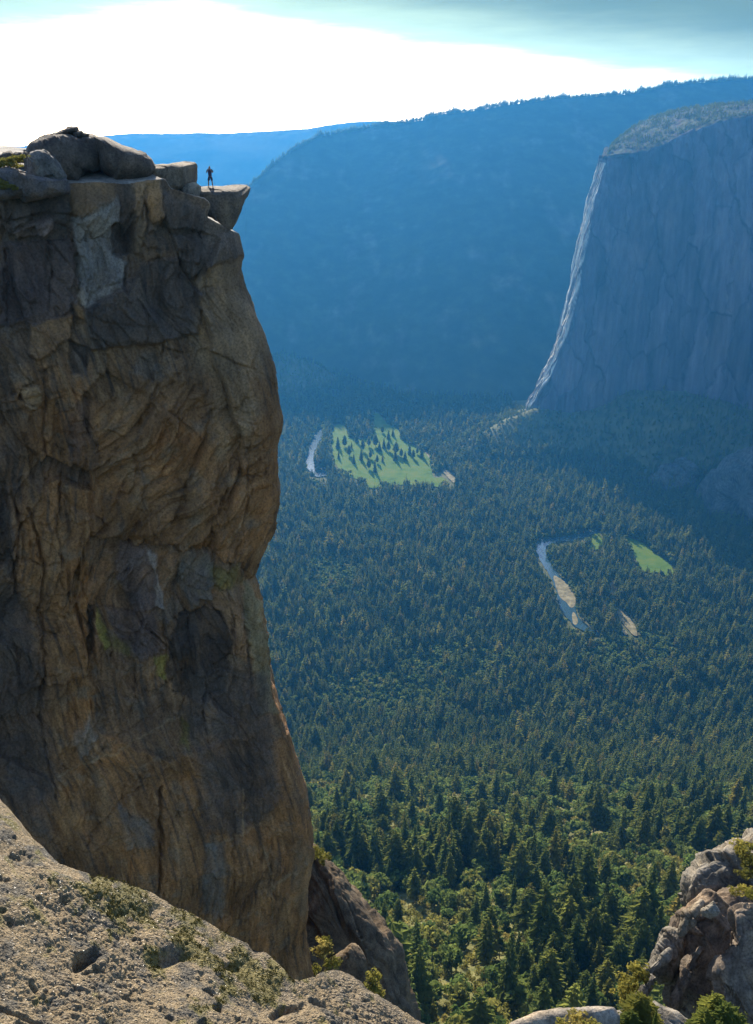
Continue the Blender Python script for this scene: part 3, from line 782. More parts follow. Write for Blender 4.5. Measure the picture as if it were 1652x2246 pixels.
CRACKS += [(Z2([(235, -20), (238, 120), (225, 300), (245, 450)]), 0.6, 3), (Z2([(60, 640), (110, 800), (62, 960), (90, 1200)]), 0.55, 3), (Z2([(150, 690), (235, 1000), (210, 1250), (238, 1500), (230, 1660)]), 0.6, 3),
           (Z2([(330, 560), (300, 800), (330, 1000)]), 0.4, 2.2), (Z2([(470, 1240), (420, 1100), (380, 1010)]), 0.4, 2.2), (Z2([(0, 1000), (140, 980), (240, 1010), (330, 980)]), 0.6, 2.5), (Z2([(1130, 1180), (1060, 1260), (960, 1300)]), 0.3, 2),
           (Z2([(940, 0), (800, 160), (690, 320), (560, 480)]), 0.35, 3), (Z2([(1040, 60), (900, 260), (760, 520)]), 0.35, 2.5), (Z2([(1230, 460), (1180, 640), (1120, 820), (1120, 950)]), 0.4, 2.5), (Z2([(1420, 330), (1330, 560), (1290, 760)]), 0.3, 2.5),
           (Z3([(150, 0), (160, 200), (215, 420)]), 0.5, 3), (Z3([(330, 300), (470, 180), (640, 90)]), 0.3, 2), (Z3([(1040, 560), (1025, 760), (1040, 900)]), 0.3, 2.2), (Z3([(890, 470), (880, 640), (890, 800)]), 0.3, 2.2),
           (Z1([(0, 700), (120, 660), (300, 640), (440, 650)]), 0.5, 3), (Z1([(30, 900), (60, 1100), (40, 1340)]), 0.4, 3), (Z1([(300, 830), (330, 1000), (300, 1240)]), 0.35, 2.5), (Z1([(850, 1180), (920, 1300), (900, 1440)]), 0.3, 2.5)]
VEINS = [Z3([(220, 350), (450, 240), (700, 118)]), Z3([(850, 582), (930, 550), (1030, 508)]), Z3([(1020, 770), (1130, 700)]), Z3([(920, 390), (921, 560)]), Z3([(995, 600), (1030, 720), (1035, 900)]),
         Z2([(1010, 300), (900, 400)]), Z2([(720, 920), (860, 810), (900, 790)]), Z2([(1200, 860), (1300, 740), (1390, 660)]), Z2([(580, 480), (660, 410), (760, 370)])]

def facets(u, v, A, B, C, w):
    rv, vec, gap = voro(np.stack([u, v], -1))
    return (rv[..., 2] - 0.5) * 2 * A + ((rv[..., 3] - 0.5) * vec[..., 0] + (rv[..., 4] - 0.5) * vec[..., 1]) * 2 * B - C * np.exp(-(gap / w) ** 2)

def build_cliff():
    s = at_y(np.array([p[0] for p in SIL]), np.array([p[1] for p in SIL]), 80.0)
    o_ = np.argsort(s[:, 2]); sz, sx = s[o_, 2], s[o_, 0]
    prow = lambda z: np.interp(z, sz, sx)
    u = np.concatenate([np.linspace(-62, -34, 90, endpoint=False), np.arange(-34, 3.2, 0.085), np.linspace(3.3, 46, 90)])
    th = np.radians(21) + (np.radians(106) - np.radians(21)) * smooth(u, -2.2, 2.4)
    du = np.gradient(u)
    a = np.cumsum(np.cos(th) * du); b = np.cumsum(np.sin(th) * du)
    i0 = np.argmin(np.abs(u)); a -= a[i0]; b -= b[i0]
    k = np.argmax((-9 + a) / (80 + b)); dxs = (-9.0 / 80) * (80 + b[k]) - (-9 + a[k])
    a += dxs
    nz = 1030
    zbot = -135.0
    # top line of the wall, column by column
    TL = [(-600, 380), (-200, 392), (0, 398), (60, 404), (150, 404), (260, 402), (338, 394), (350, 414), (420, 437), (434, 448), (438, 477), (452, 483), (480, 494), (510, 507), (523, 520)]
    Yc = 80 + b; Xc = prow(-8.0) + a
    px0, _ = project(np.stack([Xc, Yc, 0 * Xc - 7], -1))
    pyt = interp(px0, TL)
    zt = at_y(px0, pyt, Yc)[:, 2]
    kx = np.argmax(px0); zt[kx:] = zt[kx] - 0.02 * (u[kx:] - u[kx])
    V = np.concatenate([np.linspace(0, 0.78, 940) ** 1.0, np.linspace(0.785, 1, 90)])
    Zw = zt[None] + (zbot - zt)[None] * V[:, None]
    X = prow(Zw) + a[None]; Y = 80 + b[None] + 0 * Zw
    wall = np.stack([X, Y, Zw], -1)
    anchor = np.array([-46, 118, -3.0])
    w_ = (np.linspace(0, 1, 46)[1:] ** 1.7)[::-1, None, None]
    cap = wall[:1] + (anchor - wall[:1]) * w_
    cap[..., 2] = wall[:1, :, 2] + np.clip(w_[..., 0] * 6.0, 0, 1) * 0.85 + w_[..., 0] * (anchor[2] - wall[:1, :, 2])
    nc = cap.shape[0]
    P = np.concatenate([cap, wall], 0)
    N = grid_normals(P)
    if N[nc + 400, 300, 1] > 0: N = -N
    px, py = project(P)
    U = np.broadcast_to(u[None], px.shape); Zc = P[..., 2]
    q = np.stack([U, 0 * U, Zc], -1)
    warp = np.stack([perlin(q / 5.0), perlin(q / 5.0 + 40)], -1) * 1.3
    uu, zz = U + warp[..., 0], Zc + warp[..., 1]
    # slanting grain in the middle of the wall
    mid = smooth(poly_sd(px, py, Z2([(480, 150), (900, 0), (1130, 60), (1470, 300), (1470, 700), (1300, 950), (900, 900), (700, 900), (480, 880), (490, 600)])), -10, 25)
    low = smooth(py, 1520, 1640)
    r1, r2 = uu * 0.74 + zz * 0.67, -uu * 0.67 + zz * 0.74
    rel = facets(uu / 5.2, zz / 9.5, 0.62, 0.95, 0.14, 0.025)
    blk = facets(uu / 1.7 + 7, zz / 3.6, 0.30, 0.42, 0.06, 0.03)
    dia = facets(r1 / 8.0, r2 / 1.1, 0.22, 0.36, 0.04, 0.04)
    thin = facets(uu / 0.55 + 3, zz / 1.4, 0.07, 0.10, 0.02, 0.05)
    smoothw = smooth(px, 380, 440) * (1 - smooth(py, 900, 1100)) * 0.65
    rel = rel * (1 - 0.5 * low) + (blk * (1 - mid) * (1 - 0.55 * low) + dia * mid) * (1 - smoothw) + thin * (1 - 0.5 * mid)
    def stairs(v, k):
        v = v * k; return (np.floor(v) + smooth(v - np.floor(v), 0.0, 0.1)) / k
    sv_ = stairs(fbm(np.stack([uu / 2.4, 0 * U, zz / 10.0], -1) + 3, 3), 5.0); sm_ = stairs(fbm(np.stack([r1 / 6.5, 0 * U, r2 / 1.5], -1) + 7, 3), 6.0)
    sb_ = stairs(fbm(np.stack([uu / 5.5, 0 * U, zz / 5.5], -1) + 13, 2), 4.0)
    rel = rel + (sv_ * (1 - 0.8 * mid) * 1.5 + sm_ * mid * 1.25 + sb_ * 0.9) * (1 - 0.5 * smoothw) * (1 - 0.35 * low)
    rel = rel + fbm(np.stack([U / 2.6, 0 * U, Zc / 8.0], -1), 4) * 0.22 + fbm(np.stack([r1 / 4.5, 0 * U, r2 / 0.9], -1), 4) * 0.10 * mid + fbm(q / 0.55, 3) * 0.055
    # mineral colours, plus shade painted in by some FEAT entries
    n1 = fbm(np.stack([U / 3.0, 0 * U + 5, Zc / 11.0], -1), 5, 0.6); n2 = fbm(q / 2.2 + 70, 4, 0.6); n3 = fbm(np.stack([U / 0.9, 0 * U + 2, Zc / 7.0], -1), 4, 0.6)
    def mixc(c, t, amt): return c + (t - c) * amt[..., None]
    col = np.zeros(P.shape) + BROWN
    col = mixc(col, TAN * 0.85, smooth(n1, 0.02, 0.4) * 0.75)
    col = mixc(col, GREY, smooth(n2, 0.05, 0.4) * 0.6)
    col = mixc(col, DARK, smooth(n3, 0.12, 0.45) * 0.6)
    st = fbm(np.stack([r1 / 6.0, 0 * U, r2 / 0.5], -1), 5, 0.62); vs_ = fbm(np.stack([U / 0.45, 0 * U + 8, Zc / 6.0], -1), 5, 0.62)
    col = mixc(col, TAN * 1.05, mid * smooth(st, 0.08, 0.4) * 0.75); col = mixc(col, DARK, mid * smooth(-st, 0.1, 0.42) * 0.75)
    col = mixc(col, TAN, (1 - mid) * smooth(vs_, 0.10, 0.40) * 0.8); col = mixc(col, DARK * .8, (1 - mid) * smooth(-vs_, 0.02, 0.36) * 0.85)
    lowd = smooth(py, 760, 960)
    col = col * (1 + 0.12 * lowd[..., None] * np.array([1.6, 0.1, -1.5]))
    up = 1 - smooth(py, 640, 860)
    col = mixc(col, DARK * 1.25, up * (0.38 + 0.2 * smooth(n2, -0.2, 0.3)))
    jit = np.stack([perlin(q / 1.1), perlin(q / 1.1 + 31)], -1) * 6 + np.stack([perlin(q / 0.3), perlin(q / 0.3 + 31)], -1) * 2.5
    jx, jy = px + jit[..., 0], py + jit[..., 1]
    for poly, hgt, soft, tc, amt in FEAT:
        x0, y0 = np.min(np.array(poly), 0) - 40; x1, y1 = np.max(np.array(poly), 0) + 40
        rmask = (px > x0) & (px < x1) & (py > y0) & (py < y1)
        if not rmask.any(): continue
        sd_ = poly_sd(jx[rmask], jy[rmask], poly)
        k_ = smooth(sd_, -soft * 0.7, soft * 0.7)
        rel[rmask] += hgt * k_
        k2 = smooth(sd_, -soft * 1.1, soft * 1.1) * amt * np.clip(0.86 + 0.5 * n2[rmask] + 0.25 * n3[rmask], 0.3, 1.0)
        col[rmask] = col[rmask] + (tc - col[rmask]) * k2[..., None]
    for pts, dep, wd in CRACKS:
        d_ = line_dist(jx, jy, pts)
        rel -= dep * np.exp(-(d_ / wd) ** 2)
    for pts in VEINS:
        d_ = line_dist(px + jit[..., 0] * .5, py + jit[..., 1] * .5, pts)
        k_ = np.exp(-(d_ / 2.2) ** 2) * 0.75
        rel += 0.05 * k_; col = mixc(col, TAN * 1.05, k_ * smooth(n2 + n3, -0.7, 0.0))
    iscap = (np.arange(P.shape[0]) < nc)[:, None]
    keep = 0.35 + 0.65 * (1 - smooth(U, -3.2, -0.4))
    rel = np.where(iscap, fbm(P / 2.5, 4) * 0.35, rel * keep)
    rel = rel * np.concatenate([np.ones(nc), smooth(np.arange(P.shape[0] - nc), -1, 22) * 0.85 + 0.15])[:, None]
    col = np.where(iscap[..., None], np.array([0.27, 0.24, 0.20]) * (1 + 0.3 * n2[..., None]), col)
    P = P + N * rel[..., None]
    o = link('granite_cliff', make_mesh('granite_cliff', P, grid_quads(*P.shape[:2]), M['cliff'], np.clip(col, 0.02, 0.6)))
    return tag(o, 'sheer brown granite cliff in shade filling the left side, dropping to the forest', 'cliff')
cliff = build_cliff()

# ------------------------------------------------------------------ boulders and blocks
def star_rock(name, outline, Y0, tf, tb, expo, tint, rough=0.12, cell=1.2, seed=0, mat=None, centre=None, n=190, rows=56, facet=1.0, under=0.0, tilt=True):
    """a rock with its own thickness: the outline is the widest section, the body swells in front of and behind it"""
    op = np.array(outline, float)
    c0 = op.mean(0) if centre is None else np.array(centre, float)
    dc = ray(c0[0], c0[1]); Pc = dc * (Y0 / dc[1])
    ax = dc / np.linalg.norm(dc) if tilt else np.array([0.0, 1.0, 0.0])
    e1 = np.cross(ax, [0, 0, 1.0]); e1 /= np.linalg.norm(e1); e2 = np.cross(e1, ax)
    rr_ = ray(op[:, 0], op[:, 1]); W = rr_ * ((Pc @ ax) / (rr_ @ ax))[:, None] - Pc
    xz = np.stack([W @ e1, W @ e2], -1)
    seg = np.linalg.norm(np.roll(xz, -1, 0) - xz, axis=1); L_ = np.concatenate([[0], np.cumsum(seg)])
    t_ = np.linspace(0, L_[-1], n, endpoint=False); cl = np.vstack([xz, xz[:1]])
    bd = np.stack([np.interp(t_, L_, cl[:, 0]), np.interp(t_, L_, cl[:, 1])], -1)
    bd = 0.25 * np.roll(bd, 1, 0) + 0.5 * bd + 0.25 * np.roll(bd, -1, 0)
    ph = np.linspace(0.0, math.pi, rows + 1)
    r = np.abs(np.sin(ph)) ** (2 / expo); of = np.sign(np.cos(ph)) * np.abs(np.cos(ph)) ** (2 / expo)
    r[0] = r[-1] = 0.0
    th = np.where(of > 0, -tf * of, -tb * of)
    B = bd[None] * r[:, None, None]
    if under:                                      # the underside climbs towards the back
        zt_ = bd[:, 1].max(); k_ = np.clip((th + tf) / (tf + tb), 0, 1)[:, None]
        B = np.stack([B[..., 0], zt_ - (zt_ - B[..., 1]) * (1 - under * k_)], -1)
    P = Pc + B[..., :1] * e1 + B[..., 1:] * e2 + th[:, None, None] * ax
    N = grid_normals(P, True)
    out = P - Pc
    if (N * out).sum() < 0: N = -N
    q = P + seed * 13.7
    a1 = np.stack([q[..., 0] + q[..., 1] * 0.7, q[..., 2] * 0.8 - q[..., 1] * 0.4], -1)
    wp = np.stack([perlin(q / cell), perlin(q / cell + 31)], -1) * cell * 0.25; a1 = a1 + wp
    st_ = fbm(np.stack([q[..., 0] / cell * .7, q[..., 1] / cell * .7, q[..., 2] / cell * .3], -1), 3) * 5
    stair = np.floor(st_) + smooth(st_ - np.floor(st_), 0.0, 0.14)
    rel = fbm(q / (cell * 1.6), 5, 0.5) * rough * 1.1 + facets(a1[..., 0] / cell, a1[..., 1] / (cell * 1.5), rough * 0.9, rough * 1.5, rough * 0.3, 0.03) * facet
    rel = rel + stair * rough * 0.28 * facet + facets(a1[..., 0] / cell * 2.7, a1[..., 1] / cell * 1.8, rough * 0.25, rough * 0.5, rough * 0.15, 0.04) * facet
    P = P + N * (rel * np.clip(np.minimum(np.arange(rows + 1), np.arange(rows + 1)[::-1]) / 3.0, 0, 1)[:, None])[..., None]
    nn = fbm(q / 1.5, 4, 0.6); n2 = fbm(np.stack([q[..., 0] / .8, q[..., 1] / .8, q[..., 2] / 4], -1), 4)
    t0, t1 = tint
    k_ = smooth(nn + 0.6 * n2, -0.35, 0.4)[..., None]
    col = np.array(t0) * (1 - k_) + np.array(t1) * k_
    return link(name, make_mesh(name, P, grid_quads(*P.shape[:2], True), mat or M['summit'], col))

Z8 = lambda pts: [(x * 0.2317, 259.7 + y * 0.2317) for x, y in pts]
ZS = lambda pts: [(382.8 + x * 0.10757, 328.1 + y * 0.10757) for x, y in pts]
SB = ((0.075, 0.056, 0.042), (0.13, 0.10, 0.075))
# the arched dome on the rim, with the gap under its right end
tag(star_rock('summit_boulder', Z8([(235, 330), (270, 240), (300, 215), (380, 185), (440, 162), (530, 147), (640, 130), (790, 150), (850, 152), (900, 162), (985, 240), (1000, 330), (975, 420), (940, 455), (890, 488),
    (820, 515), (780, 640), (560, 640), (380, 600), (240, 560)]), 79.5, 4.0, 5, 2.6, SB, 0.16, 1.5, 1, centre=(136, 345)),
    'big dark domed boulder crowning the cliff edge at the left', 'boulder')
tag(star_rock('rounded_boulder', Z8([(880, 165), (980, 172), (1060, 210), (1150, 260), (1250, 282), (1380, 330), (1440, 380), (1478, 450), (1482, 505), (1440, 560), (1330, 590), (1200, 620), (1080, 620), (1060, 560), (975, 498), (945, 452), (930, 400),
    (900, 300)]), 80.5, 4.0, 4.5, 2.7, SB, 0.10, 2.2, 2, centre=(274, 348), facet=0.5),
    'smooth rounded boulder leaning against the domed boulder beside the square block', 'boulder')
tag(star_rock('capstone', Z8([(520, 155), (560, 128), (620, 100), (680, 80), (730, 80), (743, 95), (738, 122), (690, 135), (600, 160)]), 79.5, 1.6, 1.8, 3, SB, 0.05, 0.6, 3),
    'thin tilted rock slab on the very top of the domed boulder', 'boulder')
tag(star_rock('capstone', Z8([(690, 135), (740, 118), (778, 120), (797, 148), (850, 152), (830, 185), (700, 175)]), 79.2, 1.4, 1.6, 3, SB, 0.05, 0.6, 4),
    'low square rock just right of the tilted slab on the domed boulder', 'boulder')
tag(star_rock('rim_boulder', Z8([(-60, 350), (0, 340), (60, 312), (110, 308), (132, 330), (130, 370), (110, 420), (-60, 420)]), 80, 1.6, 2, 2.6, SB, 0.07, 0.8, 5),
    'small dark rim boulder at the far left edge above the bushes', 'boulder')
tag(star_rock('rim_boulder', Z8([(130, 345), (180, 320), (245, 318), (300, 345), (300, 420), (130, 420)]), 80.5, 1.6, 2, 2.6, SB, 0.07, 0.8, 6),
    'small flat rim boulder between the left edge boulder and the domed boulder', 'boulder')
tag(star_rock('rim_boulder', Z8([(270, 400), (300, 335), (350, 312), (420, 316), (470, 352), (510, 365), (560, 440), (640, 560), (560, 660), (250, 680)]), 74.5, 2.0, 3, 2.8, ((0.10, 0.09, 0.08), (0.17, 0.15, 0.125)), 0.12, 1.1, 7),
    'blocky grey boulder in front of the domed boulder, behind the rim bushes', 'boulder')
tag(star_rock('rim_boulder', Z8([(-80, 480), (60, 470), (230, 520), (420, 560), (640, 580), (650, 700), (400, 760), (-80, 760)]), 72.5, 2.0, 4, 3, ((0.10, 0.09, 0.09), (0.15, 0.12, 0.10)), 0.14, 1.3, 8),
    'long low shelf of dark rock under the rim bushes at far left', 'boulder')
tag(star_rock('square_block', Z1([(960, 350), (1060, 342), (1110, 336), (1190, 344), (1199, 370), (1199, 450), (1190, 490), (1120, 510), (1000, 515), (960, 500)]), 82.5, 3.4, 4, 5, ((0.11, 0.083, 0.056), (0.175, 0.135, 0.09)), 0.08, 1.6, 9, facet=0.6, tilt=False),
    'square brown rock block between the rounded boulder and the standing person', 'boulder')
tag(star_rock('wedge_block', Z1([(1170, 462), (1200, 456), (1243, 480), (1247, 520), (1250, 600), (1240, 650), (1150, 660), (1140, 480)]), 81.5, 2.0, 1.6, 4, ((0.14, 0.115, 0.085), (0.22, 0.185, 0.13)), 0.05, 0.9, 10, tilt=False),
    'small grey rock wedged between the square block and the overhanging slab', 'boulder')
slab = star_rock('overhanging_slab', ZS([(470, 830), (530, 812), (700, 797), (790, 784), (900, 775), (1100, 766), (1290, 760), (1370, 775), (1415, 800), (1425, 850), (1478, 915), (1486, 1000), (1462, 1200),
    (1405, 1400), (1345, 1580), (1300, 1660), (1240, 1690), (1170, 1650), (1000, 1500), (870, 1390), (690, 1290), (500, 1190), (470, 1000)]), 84.5, 3.4, 3.6, 5.5, ((0.085, 0.072, 0.06), (0.16, 0.122, 0.082)), 0.085, 1.5, 11,
    centre=(480, 440), n=260, rows=90, facet=0.7, under=0.8, tilt=False)
tag(slab, 'flat topped rock slab jutting out over the drop with a person standing on it', 'rock slab')

# ------------------------------------------------------------------ the person on the slab
def skin_mesh(name, verts, edges, mat, root=0, sub=2):
    me = bpy.data.meshes.new(name); me.from_pydata([v[:3] for v in verts], edges, []); me.update()
    o = bpy.data.objects.new(name, me); COL.objects.link(o)
    o.modifiers.new('skin', 'SKIN').use_smooth_shade = True
    sv = me.skin_vertices[0].data if me.skin_vertices else None
    if sv is None:
        bpy.context.view_layer.objects.active = o; o.select_set(True)
        bpy.ops.mesh.customdata_skin_add(); sv = me.skin_vertices[0].data
    for i, v in enumerate(verts):
        r = v[3] if isinstance(v[3], tuple) else (v[3], v[3])
        sv[i].radius = r; sv[i].use_root = (i == root)
    s = o.modifiers.new('sub', 'SUBSURF'); s.levels = s.render_levels = sub
    dg = bpy.context.evaluated_depsgraph_get()
    m2 = bpy.data.meshes.new_from_object(o.evaluated_get(dg))
    bpy.data.objects.remove(o); m2.materials.clear(); m2.materials.append(mat)
    m2.polygons.foreach_set('use_smooth', [True] * len(m2.polygons)); m2.name = name
    return m2

def build_person():
    skin = plain('skin', (0.33, 0.19, 0.13), 0.6, 0.3, 20, 0.06); navy = plain('dark_cloth', (0.045, 0.045, 0.085), 0.9, 0.1, 30, 0.15)
    short = plain('shorts_cloth', (0.05, 0.05, 0.075), 0.9, 0.1, 30, 0.15); hairm = plain('hair', (0.03, 0.02, 0.015), 0.7, 0.2, 60, 0.3)
    v = [(0, 0, .95, (.11, .085)), (0, .01, 1.14, (.105, .08)), (0, 0, 1.34, (.14, .09)), (0, 0, 1.48, (.06, .06)), (0, -.025, 1.57, (.07, .085)), (0, -.02, 1.655, (.078, .098)), (0, -.01, 1.73, (.05, .06)), (0, -.125, 1.60, (.012, .012))]
    e = [(0, 1), (1, 2), (2, 3), (3, 4), (4, 5), (5, 6), (4, 7)]
    for sx in (-1, 1):
        v.append((sx * .083, -.01, 1.62, .014)); e.append((5, len(v) - 1))                 # ear
        k = len(v)
        v += [(sx * .175, 0, 1.42, .062), (sx * .275, -.06, 1.20, .045), (sx * .17, -.2, 1.335, .034), (sx * .10, -.25, 1.44, (.028, .022)), (sx * .075, -.26, 1.49, (.034, .018))]
        e += [(2, k), (k, k + 1), (k + 1, k + 2), (k + 2, k + 3), (k + 3, k + 4)]
        for f_, L_ in ((-1.5, .062), (-.5, .072), (.5, .068), (1.5, .052)):               # four fingers, bent
            m = len(v); v += [(sx * .072 + f_ * .017, -.265, 1.525, .009), (sx * .068 + f_ * .017, -.285, 1.525 + L_ * .6, .008), (sx * .062 + f_ * .016, -.27, 1.53 + L_ * .8, .007)]
            e += [(k + 4, m), (m, m + 1), (m + 1, m + 2)]
        m = len(v); v += [(sx * .055, -.275, 1.47, .011), (sx * .028, -.295, 1.50, .009)]; e += [(k + 3, m), (m, m + 1)]   # thumb
        k = len(v)
        v += [(sx * .095, 0, .90, .09), (sx * .15, -.015, .50, .06), (sx * .165, .02, .34, .055), (sx * .185, .02, .09, .04), (sx * .195, -.06, .045, (.042, .035)), (sx * .205, -.16, .035, (.04, .025))]
        e += [(0, k)] + [(k + q, k + q + 1) for q in range(5)]
    root = empty('person')
    tag(root, 'person in dark top and shorts standing with bent arms on the overhanging slab', 'person')
    link('body', skin_mesh('body', v, e, skin), root)
    s = [(0, 0, .86, (.15, .125)), (0, 0, .98, (.165, .13)), (0, .01, 1.14, (.165, .125)), (0, 0, 1.33, (.19, .13)), (0, 0, 1.46, (.085, .08))]; se = [(0, 1), (1, 2), (2, 3), (3, 4)]
    for sx in (-1, 1):
        k = len(s); s += [(sx * .18, 0, 1.425, .08), (sx * .26, -.045, 1.26, .066)]; se += [(3, k), (k, k + 1)]
    link('shirt', skin_mesh('shirt', s, se, navy), root)
    s = [(0, 0, .98, (.165, .125)), (0, 0, .9, (.155, .13))]; se = [(0, 1)]
    for sx in (-1, 1):
        k = len(s); s += [(sx * .1, 0, .82, .112), (sx * .145, -.01, .53, .095)]; se += [(1, k), (k, k + 1)]
    link('shorts', skin_mesh('shorts', s, se, short), root)
    s = [(0, .035, 1.58, (.07, .06)), (0, .02, 1.67, (.082, .09)), (0, -.005, 1.745, (.05, .07))]
    link('hair', skin_mesh('hair', s, [(0, 1), (1, 2)], hairm), root)
    for sx in (-1, 1):
        s = [(sx * .185, .03, .06, (.05, .05)), (sx * .195, -.06, .045, (.05, .042)), (sx * .205, -.17, .035, (.045, .03))]
        link('shoe', skin_mesh('shoe', s, [(0, 1), (1, 2)], navy), root)
    return root
person = build_person()
from mathutils.bvhtree import BVHTree
def drop_on(o, x, y, z0=300):
    me = o.data; n_ = len(me.vertices); co = np.empty(n_ * 3, np.float32); me.vertices.foreach_get('co', co)
    bv = BVHTree.FromPolygons([Vector(c) for c in co.reshape(-1, 3)], [p.vertices[:] for p in me.polygons])
    h_ = bv.ray_cast(Vector((x, y, z0)), Vector((0, 0, -1)))
    return h_[0]
fp = at_y(462.6, 412.2, 84.3)
g1 = drop_on(slab, float(fp[0]), float(fp[1]))
person.location = g1 + Vector((0, 0, -0.012)) if g1 else tuple(fp)
print('person', person.location[:], fp)
# ------------------------------------------------------------------ lower buttress, its boulder, and bushes on the cliff
ZB = lambda pts: [(642.5 + x * 0.2317, 1777 + y * 0.2317) for x, y in pts]
LB = ((0.075, 0.054, 0.034), (0.135, 0.10, 0.062))
tag(star_rock('lower_buttress', ZB([(60, 300), (210, 350), (300, 470), (420, 540), (480, 650), (600, 800), (720, 960), (850, 1090), (920, 1180), (985, 1320), (1030, 1560), (1080, 1760), (1120, 1980), (1100, 2300), (500, 2500), (-100, 2400), (-150, 1200)]),
    104, 7, 14, 3.6, LB, 0.75, 3.4, 21, mat=M['cliff'], centre=(770, 2080), n=300, rows=110),
    'dark reddish rock buttress at the foot of the cliff above the forest', 'rock buttress')
tag(star_rock('fallen_block', ZB([(380, 1400), (500, 1320), (525, 1270), (560, 1255), (620, 1290), (665, 1360), (690, 1420), (695, 1560), (700, 1750), (640, 1900), (300, 1900), (260, 1600)]),
    88, 2.2, 2.5, 4, LB, 0.14, 1.2, 22, mat=M['cliff']),
    'dark block with a pale sunlit top in front of the lower buttress', 'boulder')

def shrub_at(px, py, Y, hpx, label, group, kd='shrub', wide=1.2, cat='shrub'):
    p = at_y(px, py, Y); hh = hpx * np.linalg.norm(p) / F
    return plant(kd, p, float(hh), float(hh * wide), label, cat, group)
for x, y, Y, hp in ((700, 1882, 97, 30), (712, 1892, 99, 24), (690, 1872, 96, 22)):
    shrub_at(x, y, Y, hp, 'yellow-green bush on top of the lower buttress by the cliff foot', 'bushes on the lower buttress')
for x, y, Y, hp in ((708, 2092, 84, 36), (716, 2072, 85, 24), (722, 2132, 83, 30), (690, 2142, 82, 26), (735, 2118, 83, 22)):
    shrub_at(x, y, Y, hp, 'leafy green bush in the gully between the cliff and the pale topped block', 'gully bushes')
for x, y, Y, hp in ((818, 2168, 84, 44), (830, 2190, 84, 36), (806, 2182, 83, 30)):
    shrub_at(x, y, Y, hp, 'bright green bush beside the pale topped block below the buttress', 'bushes beside the fallen block', wide=0.9)
for x, y, hp in ((4, 368, 18), (20, 364, 20), (38, 356, 18), (52, 352, 14), (-10, 376, 24), (30, 372, 18)):
    shrub_at(x, y, 71.5, hp, 'olive bush on the rim rocks at far left below the small boulders', 'olive bushes on the rim', wide=1.7)
for x, y, hp in ((2, 414, 22), (16, 416, 20), (28, 418, 15), (-12, 410, 26)):
    shrub_at(x, y, 70, hp, 'pale green bush at the far left edge on the long low shelf', 'pale bushes on the shelf', wide=1.7)

# ------------------------------------------------------------------ the rocky outcrop at the lower right
ZR = lambda pts: [(1367 + x * 0.19657, 1804.4 + y * 0.19657) for x, y in pts]
OC = ((0.105, 0.093, 0.074), (0.235, 0.21, 0.17))
OD = ((0.10, 0.078, 0.06), (0.20, 0.16, 0.12))
outc = [
    ('outcrop_block', [(690, 900), (705, 640), (722, 580), (800, 470), (960, 350), (1100, 285), (1280, 205), (1312, 222), (1450, 300), (1700, 330), (1750, 800), (1300, 850), (1000, 900), (800, 960)], 66, 3.2, 4, 3.4, OC,
     'rounded pale block at the top of the lower right outcrop'),
    ('outcrop_rock', [(1290, 210), (1400, 120), (1500, 80), (1700, 70), (1800, 400), (1500, 420), (1340, 330)], 67.5, 2.5, 3, 2.6, OC,
     'bushy topped rock at the right edge above the rounded pale block'),
    ('outcrop_wall', [(880, 850), (950, 790), (1200, 740), (1400, 760), (1700, 800), (1800, 1500), (1700, 2400), (900, 2500), (560, 2400), (540, 2050), (600, 1800), (640, 1500), (640, 1180), (760, 1000)], 60, 3.4, 5, 4.5, OD,
     'main dark wall of the lower right outcrop with sunlit ribs'),
    ('outcrop_fin', [(630, 1165), (560, 1165), (480, 1185), (420, 1265), (330, 1470), (310, 1560), (330, 1680), (400, 1800), (520, 1760), (640, 1560), (700, 1300), (690, 1200)], 59, 1.2, 2.6, 3.4, OC,
     'pale slanting fin of rock on the left flank of the outcrop'),
    ('outcrop_fin', [(640, 1170), (680, 1040), (790, 930), (880, 868), (900, 900), (860, 1000), (760, 1120), (680, 1230), (640, 1240)], 57, 0.9, 2.4, 3.4, OC,
     'sunlit narrow fin between the rounded block and the left flank'),
    ('outcrop_fin', [(235, 1640), (330, 1560), (400, 1500), (520, 1420), (530, 1500), (440, 1620), (360, 1690), (300, 1740), (240, 1680)], 56, 0.8, 2.4, 3.2, OC,
     'low sunlit fin at the left tip of the outcrop'),
    ('outcrop_fin', [(125, 1975), (180, 1880), (240, 1770), (310, 1700), (350, 1740), (330, 1850), (260, 1950), (200, 2020), (140, 2030)], 54, 0.9, 2.2, 3.2, OC,
     'lowest speckled fin of the outcrop beside the bright bush'),
    ('outcrop_rib', [(640, 1720), (660, 1600), (700, 1520), (760, 1480), (860, 1390), (890, 1420), (800, 1560), (740, 1700), (700, 1850), (600, 2150), (530, 2200), (545, 1950), (580, 1850)], 54.8, 1.0, 2.6, 3.4, OD,
     'middle rib of the outcrop wall with a bright edge'),
    ('outcrop_pillar', [(1225, 1000), (1260, 965), (1400, 930), (1700, 950), (1800, 1500), (1700, 2500), (1050, 2500), (1030, 2200), (1060, 1900), (1070, 1640), (1110, 1560), (1210, 1470), (1270, 1290), (1235, 1150)], 53.5, 2.2, 4, 5.0, OD,
     'broad brown pillar at the right edge of the outcrop'),
    ('outcrop_ledge', [(900, 985), (980, 900), (1010, 880), (1060, 990), (1040, 1020), (970, 1035), (910, 1010)], 55.6, 1.0, 1.2, 3.0, OC,
     'small pale tilted ledge high on the outcrop wall'),
    ('outcrop_shelf', [(-420, 2300), (-350, 2230), (-200, 2160), (0, 2080), (200, 1975), (330, 1990), (470, 2060), (620, 2130), (760, 2260), (900, 2500), (-200, 2600), (-500, 2500)], 50, 2.5, 2.5, 2.6, OC,
     'flat pinkish rock shelf at the foot of the outcrop'),
]
